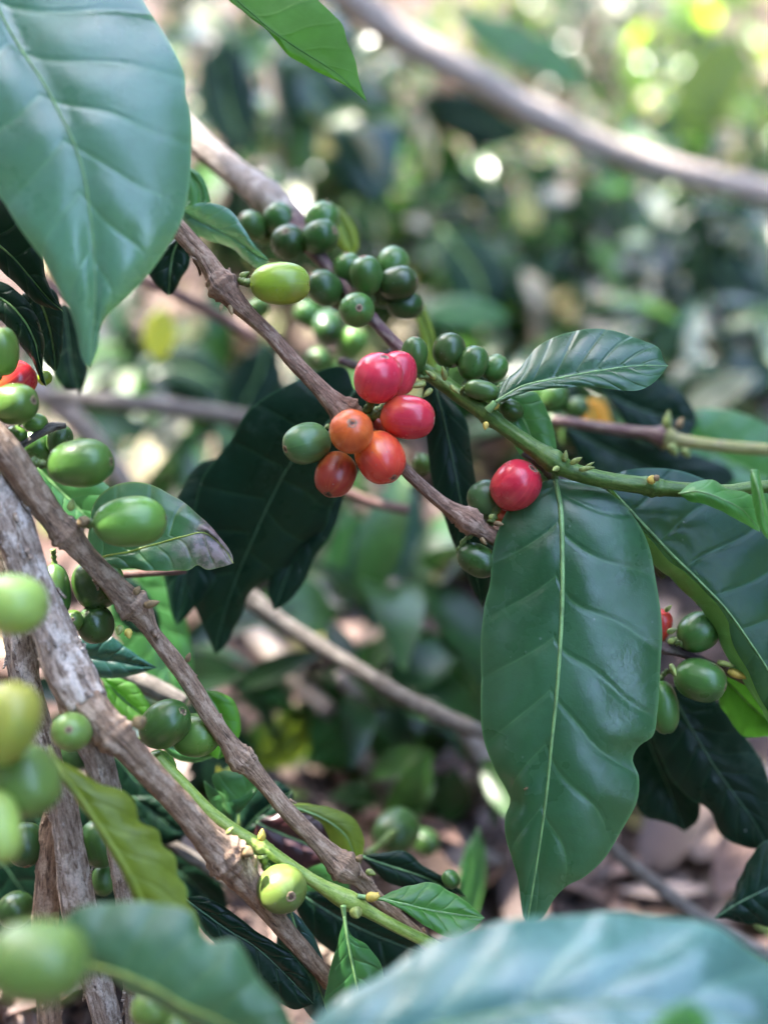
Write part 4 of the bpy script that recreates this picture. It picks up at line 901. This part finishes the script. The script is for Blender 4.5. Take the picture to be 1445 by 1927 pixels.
for r in [
 ('pale green cherry at the outer end of the uppermost green bunch',474,424,.400,29,28,(-.6,-.4,-.6),'green'),
 ('green cherry lying against the grey branch in the uppermost bunch',530,414,.400,36,31,(-.7,-.6,-.3),'green'),
 ('green cherry highest on the uppermost bunch',606,415,.396,36,33,(.3,-.8,-.2),'green'),
 ('dark green cherry with a brown scar facing out in the uppermost bunch',543,456,.390,33,33,(-.1,-.45,-.88),'dkgreen'),
 ('dark green cherry below the highest one of the uppermost bunch',603,445,.388,35,34,(.75,-.2,-.55),'dkgreen'),
 ('green cherry touching the yellow green cherry, scar towards it',609,541,.378,36,34,(-.72,-.55,-.42),'dkgreen'),
 ('green cherry behind the red stem, partly covered by its neighbour',655,507,.384,31,30,(-.1,-.8,-.3),'green'),
 ('green cherry with its scar on top, beside the red stem',690,518,.374,37,32,(-.2,-.86,-.42),'green'),
 ('pale green cherry uppermost of the three joined ones',738,496,.382,33,31,(.4,-.7,.1),'green'),
 ('middle cherry of the three joined ones, darker and larger',750,532,.376,37,33,(.85,-.1,-.2),'dkgreen'),
 ('lowest cherry of the three joined ones',762,573,.382,35,28,(.9,.1,.1),'dkgreen'),
 ('green cherry with two brown scars facing the viewer',671,583,.368,36,34,(.15,.05,-.98),'green'),
 ('dark cherry wedged between the uppermost bunch and the grey branch',573,440,.402,32,29,(.1,-.5,.4),'dkgreen'),
 ('dark cherry deep in the bunch, below the red stem',640,556,.388,30,27,(.2,.5,.4),'dkgreen'),
 ('shaded cherry filling the gap left of the three joined ones',716,548,.388,32,29,(.2,.3,.5),'dkgreen'),
 ('pale little cherry outermost of the uppermost bunch, against the green',500,436,.408,26,24,(-.4,.2,.3),'green'),
 ]: cherry(*r, group=K, sl=.5)
K = 'blurred green cherries behind the red stem'
for r in [
 ('blurred green cherry behind the yellow green one, close to the twig',580,592,.47,28,26,(-.5,-.4,-.3),'green'),
 ('largest blurred cherry of the bunch under the scarred green cherry',617,615,.46,40,30,(0,.5,-.6),'dkgreen'),
 ('pale blurred cherry right of the largest blurred one',664,644,.46,32,27,(.3,-.5,-.4),'mid'),
 ('lowest blurred cherry, scar showing, above the broad very dark leaf',600,677,.46,27,25,(-.1,.1,-.9),'green'),
 ('small blurred pale cherry against the brown twig',486,580,.42,24,20,(-.2,.3,-.6),'mid'),
 ]: cherry(*r, group=K)
K = 'green cherries at the top of the green stem'
for r in [
 ('slim green cherry standing upright next to the red ones',779,669,.356,36,26,(.08,-.95,-.28),'green',(815,708,.356)),
 ('dark green cherry standing on the stem top',845,659,.358,33,31,(.15,-.95,.1),'dkgreen',(838,712,.357)),
 ('green cherry leaning right of the one on the stem top',890,683,.356,33,29,(.35,-.85,-.05),'green',(868,735,.356)),
 ('green cherry at the far side of the stem top row',932,693,.360,27,24,(.5,-.7,.1),'green',(890,740,.358)),
 ('flat lying green cherry on the stem, its scar pointing along it',906,734,.349,33,20,(.93,.22,-.22),'green',(868,742,.352)),
 ('little green cherry at the base of the ribbed leaf',945,737,.354,22,19,(.6,-.4,.1),'green',(925,765,.352)),
 ('green cherry peeping out below the ribbed leaf stalk',962,771,.360,24,20,(.6,.3,.2),'dkgreen',(935,768,.354)),
 ('tiny green cherry deep below the outer red cherry',795,873,.40,20,18,(.2,.4,.3),'mid',None),
 ]: cherry(*r, group=K)
K = 'blurred cherries on the plum stem'
for r in [
 ('blurred pale cherry nearest the ribbed leaf',1042,746,.44,28,26,(.2,-.7,-.2),'green'),
 ('blurred cherry half behind the ribbed leaf',1008,742,.45,24,22,(-.4,-.5,-.2),'green'),
 ('blurred cherry on the far side above the plum stem',1085,767,.44,23,21,(.8,-.2,-.2),'green'),
 ('small blurred cherry left of the plum stem start',1046,792,.44,22,19,(-.6,.1,-.3),'grey'),
 ('dark blurred cherry under the plum stem start',1076,820,.45,29,25,(.1,.7,-.2),'dkgreen'),
 ]: cherry(*r, group=K)
K = 'cherries near the pale trunk'
cherry('green cherry cut by the frame, above the bright red one',3,661,.326,47,34,(.1,-.85,-.3),'mid',(-30,720,.33),group=K)
cherry('bright red cherry squeezed between two green ones at the frame side',31,716,.338,38,36,(.6,-.5,.1),'redor',False,group=K)
cherry('green cherry under the bright red one, its scar facing out',29,760,.322,44,40,(.88,-.12,-.38),'mid',(-20,790,.328),group=K)
cherry('little green cherry with a pointed end above the twig stub',66,795,.335,24,19,(.75,.1,.1),'mid',(30,820,.335),False,group=K)
cherry('tiny yellow green cherry behind the shaded leaf tip',84,711,.352,15,14,(.3,-.3,-.5),'yellow',False,False,group=K)
cherry('small green cherry between the trunk and the twig stub',32,816,.335,20,15,(.8,.2,-.1),'mid',False,False,group=K)
cherry('oval green cherry held sideways, upper of the two on stalks beside the trunk',151,872,.322,63,47,(.98,-.06,-.16),'mid',(62,868,.325),group='cherries standing alone on their stalks')
cherry('long oval green cherry held in front of the worn leaf',245,982,.324,68,49,(.98,-.07,.10),'mid',(158,980,.326),group='cherries standing alone on their stalks')
cherry('dark cherry behind the upper oval one, nearer the trunk',72,842,.352,34,27,(-.3,-.6,-.2),'green',False,False,group=K)
cherry('dark shiny cherry peeping over the upper oval one',112,828,.348,30,25,(.2,-.7,-.1),'dkgreen',False,False,group=K)
cherry('long dark cherry hanging behind the pale trunk',105,1112,.345,52,28,(.1,.95,-.2),'green',(100,1035,.345),group=K)
cherry('dark green cherry behind the brown branch, lit only at its rim',180,1100,.348,48,44,(.3,.8,.1),'dkgreen',False,False,group=K)
cherry('little green cherry with a brown scar between two dark ones',137,1168,.343,30,21,(.25,-.15,-.94),'mid',False,group=K)
cherry('round dark cherry right of the little scarred one',180,1175,.347,37,35,(.2,.8,.1),'dkgreen',False,False,group=K)
cherry('little green cherry end sticking out of the branch above the worn twig',212,1078,.342,24,16,(.7,.7,-.1),'mid',False,group=K)
cherry('round green cherry with a brown scar, in front of the pale trunk',135,1378,.312,46,38,(.12,-.25,-.95),'lime',(150,1330,.318),group=K)
cherry('dark egg shaped cherry left of its lighter twin, under the brown fork',310,1363,.342,54,44,(.66,-.50,-.40),'green',(258,1395,.345),group=K)
cherry('lighter twin cherry right of the dark egg shaped one',368,1384,.350,46,42,(.88,-.05,-.15),'mid',(330,1400,.352),group=K)
cherry('small green cherry at the upper end of the lime stem',303,1440,.347,32,25,(.7,.5,-.3),'mid',False,group=K)
cherry('blackish cherry low in the corner behind the two trunks',48,1590,.352,42,36,(.2,.8,-.4),'dkgreen',False,group=K)
cherry('dark shiny cherry low in the corner above the biggest lime one',30,1712,.365,36,34,(-.1,.2,-.8),'dkgreen',False,False,group=K)
cherry('dark green cherry behind the yellow green scalloped leaf',187,1588,.362,46,36,(.2,.8,-.1),'green',False,False,group=K)
cherry('little dark cherry below the scalloped leaf',195,1658,.365,28,22,(.1,.6,-.3),'green',False,False,group=K)
K = 'blurred pale cherries close to the viewer'
cherry('pale lime cherry cut by the frame, in front of the upper pale trunk',26,1137,.272,64,58,(.85,.05,-.2),'pale',(-60,1130,.275),False,group=K)
cherry('yellowish cherry turning gold, cut by the frame',12,1362,.262,82,62,(.45,-.85,-.1),'gold',(-40,1430,.265),False,group=K)
cherry('blurred green cherry beneath the gold one, at the scalloped leaf base',50,1470,.272,70,62,(.5,.7,-.2),'lime',(-10,1420,.275),False,group=K)
cherry('pale cherry with a brown tip, cut by the frame below the gold one',0,1556,.262,68,40,(.25,.92,-.25),'pale',(-20,1480,.265),group=K)
cherry('biggest lime cherry, very blurred, low in the corner',70,1812,.226,98,78,(.95,.05,.1),'lime',(-60,1815,.228),False,group=K)
K = 'cherries in the lower part'
cherry('shiny round light green cherry with a brown scar beside the lime stem',530,1673,.335,47,46,(.45,.05,-.88),'lime',(494,1610,.339),group=K)
cherry('dark blurred cherry in the shade left of the great leaf',745,1566,.43,50,43,(-.4,.2,-.6),'dkgreen',(690,1612,.40),False,group=K)
cherry('small dark blurred cherry right of the large dark one',800,1585,.45,28,25,(.4,.2,-.3),'dkgreen',False,False,group=K)
cherry('tiny dark cherry above the bright sideways leaf',848,1655,.36,18,16,(.3,.3,-.3),'green',False,False,group=K)
cherry('blurred light green cherry under the mid green leaf at the bottom edge',285,1900,.30,42,40,(.2,-.3,-.6),'lime',False,False,group=K)
cherry('second blurred light green cherry at the bottom edge, lower down',325,1935,.30,38,36,(.5,.2,-.4),'lime',False,False,group=K)
K = 'green cherries beside the great leaf'
cherry('round green cherry half covered by the long folded leaf',1313,1190,.357,40,38,(.75,-.45,.2),'green',(1264,1204,.358),group=K)
cherry('egg shaped green cherry with a ringed scar below the dark red twig',1317,1280,.354,49,41,(.80,.22,-.42),'green',(1262,1258,.358),group=K)
cherry('olive green cherry hanging half hidden by the great leaf',1248,1331,.360,50,29,(.12,.95,-.1),'green',(1258,1262,.360),False,group=K)
cherry('spotted red cherry just visible at the edge of the great leaf',1238,1180,.362,36,25,(.3,-.8,-.3),'orred',(1248,1215,.362),False,group=K)
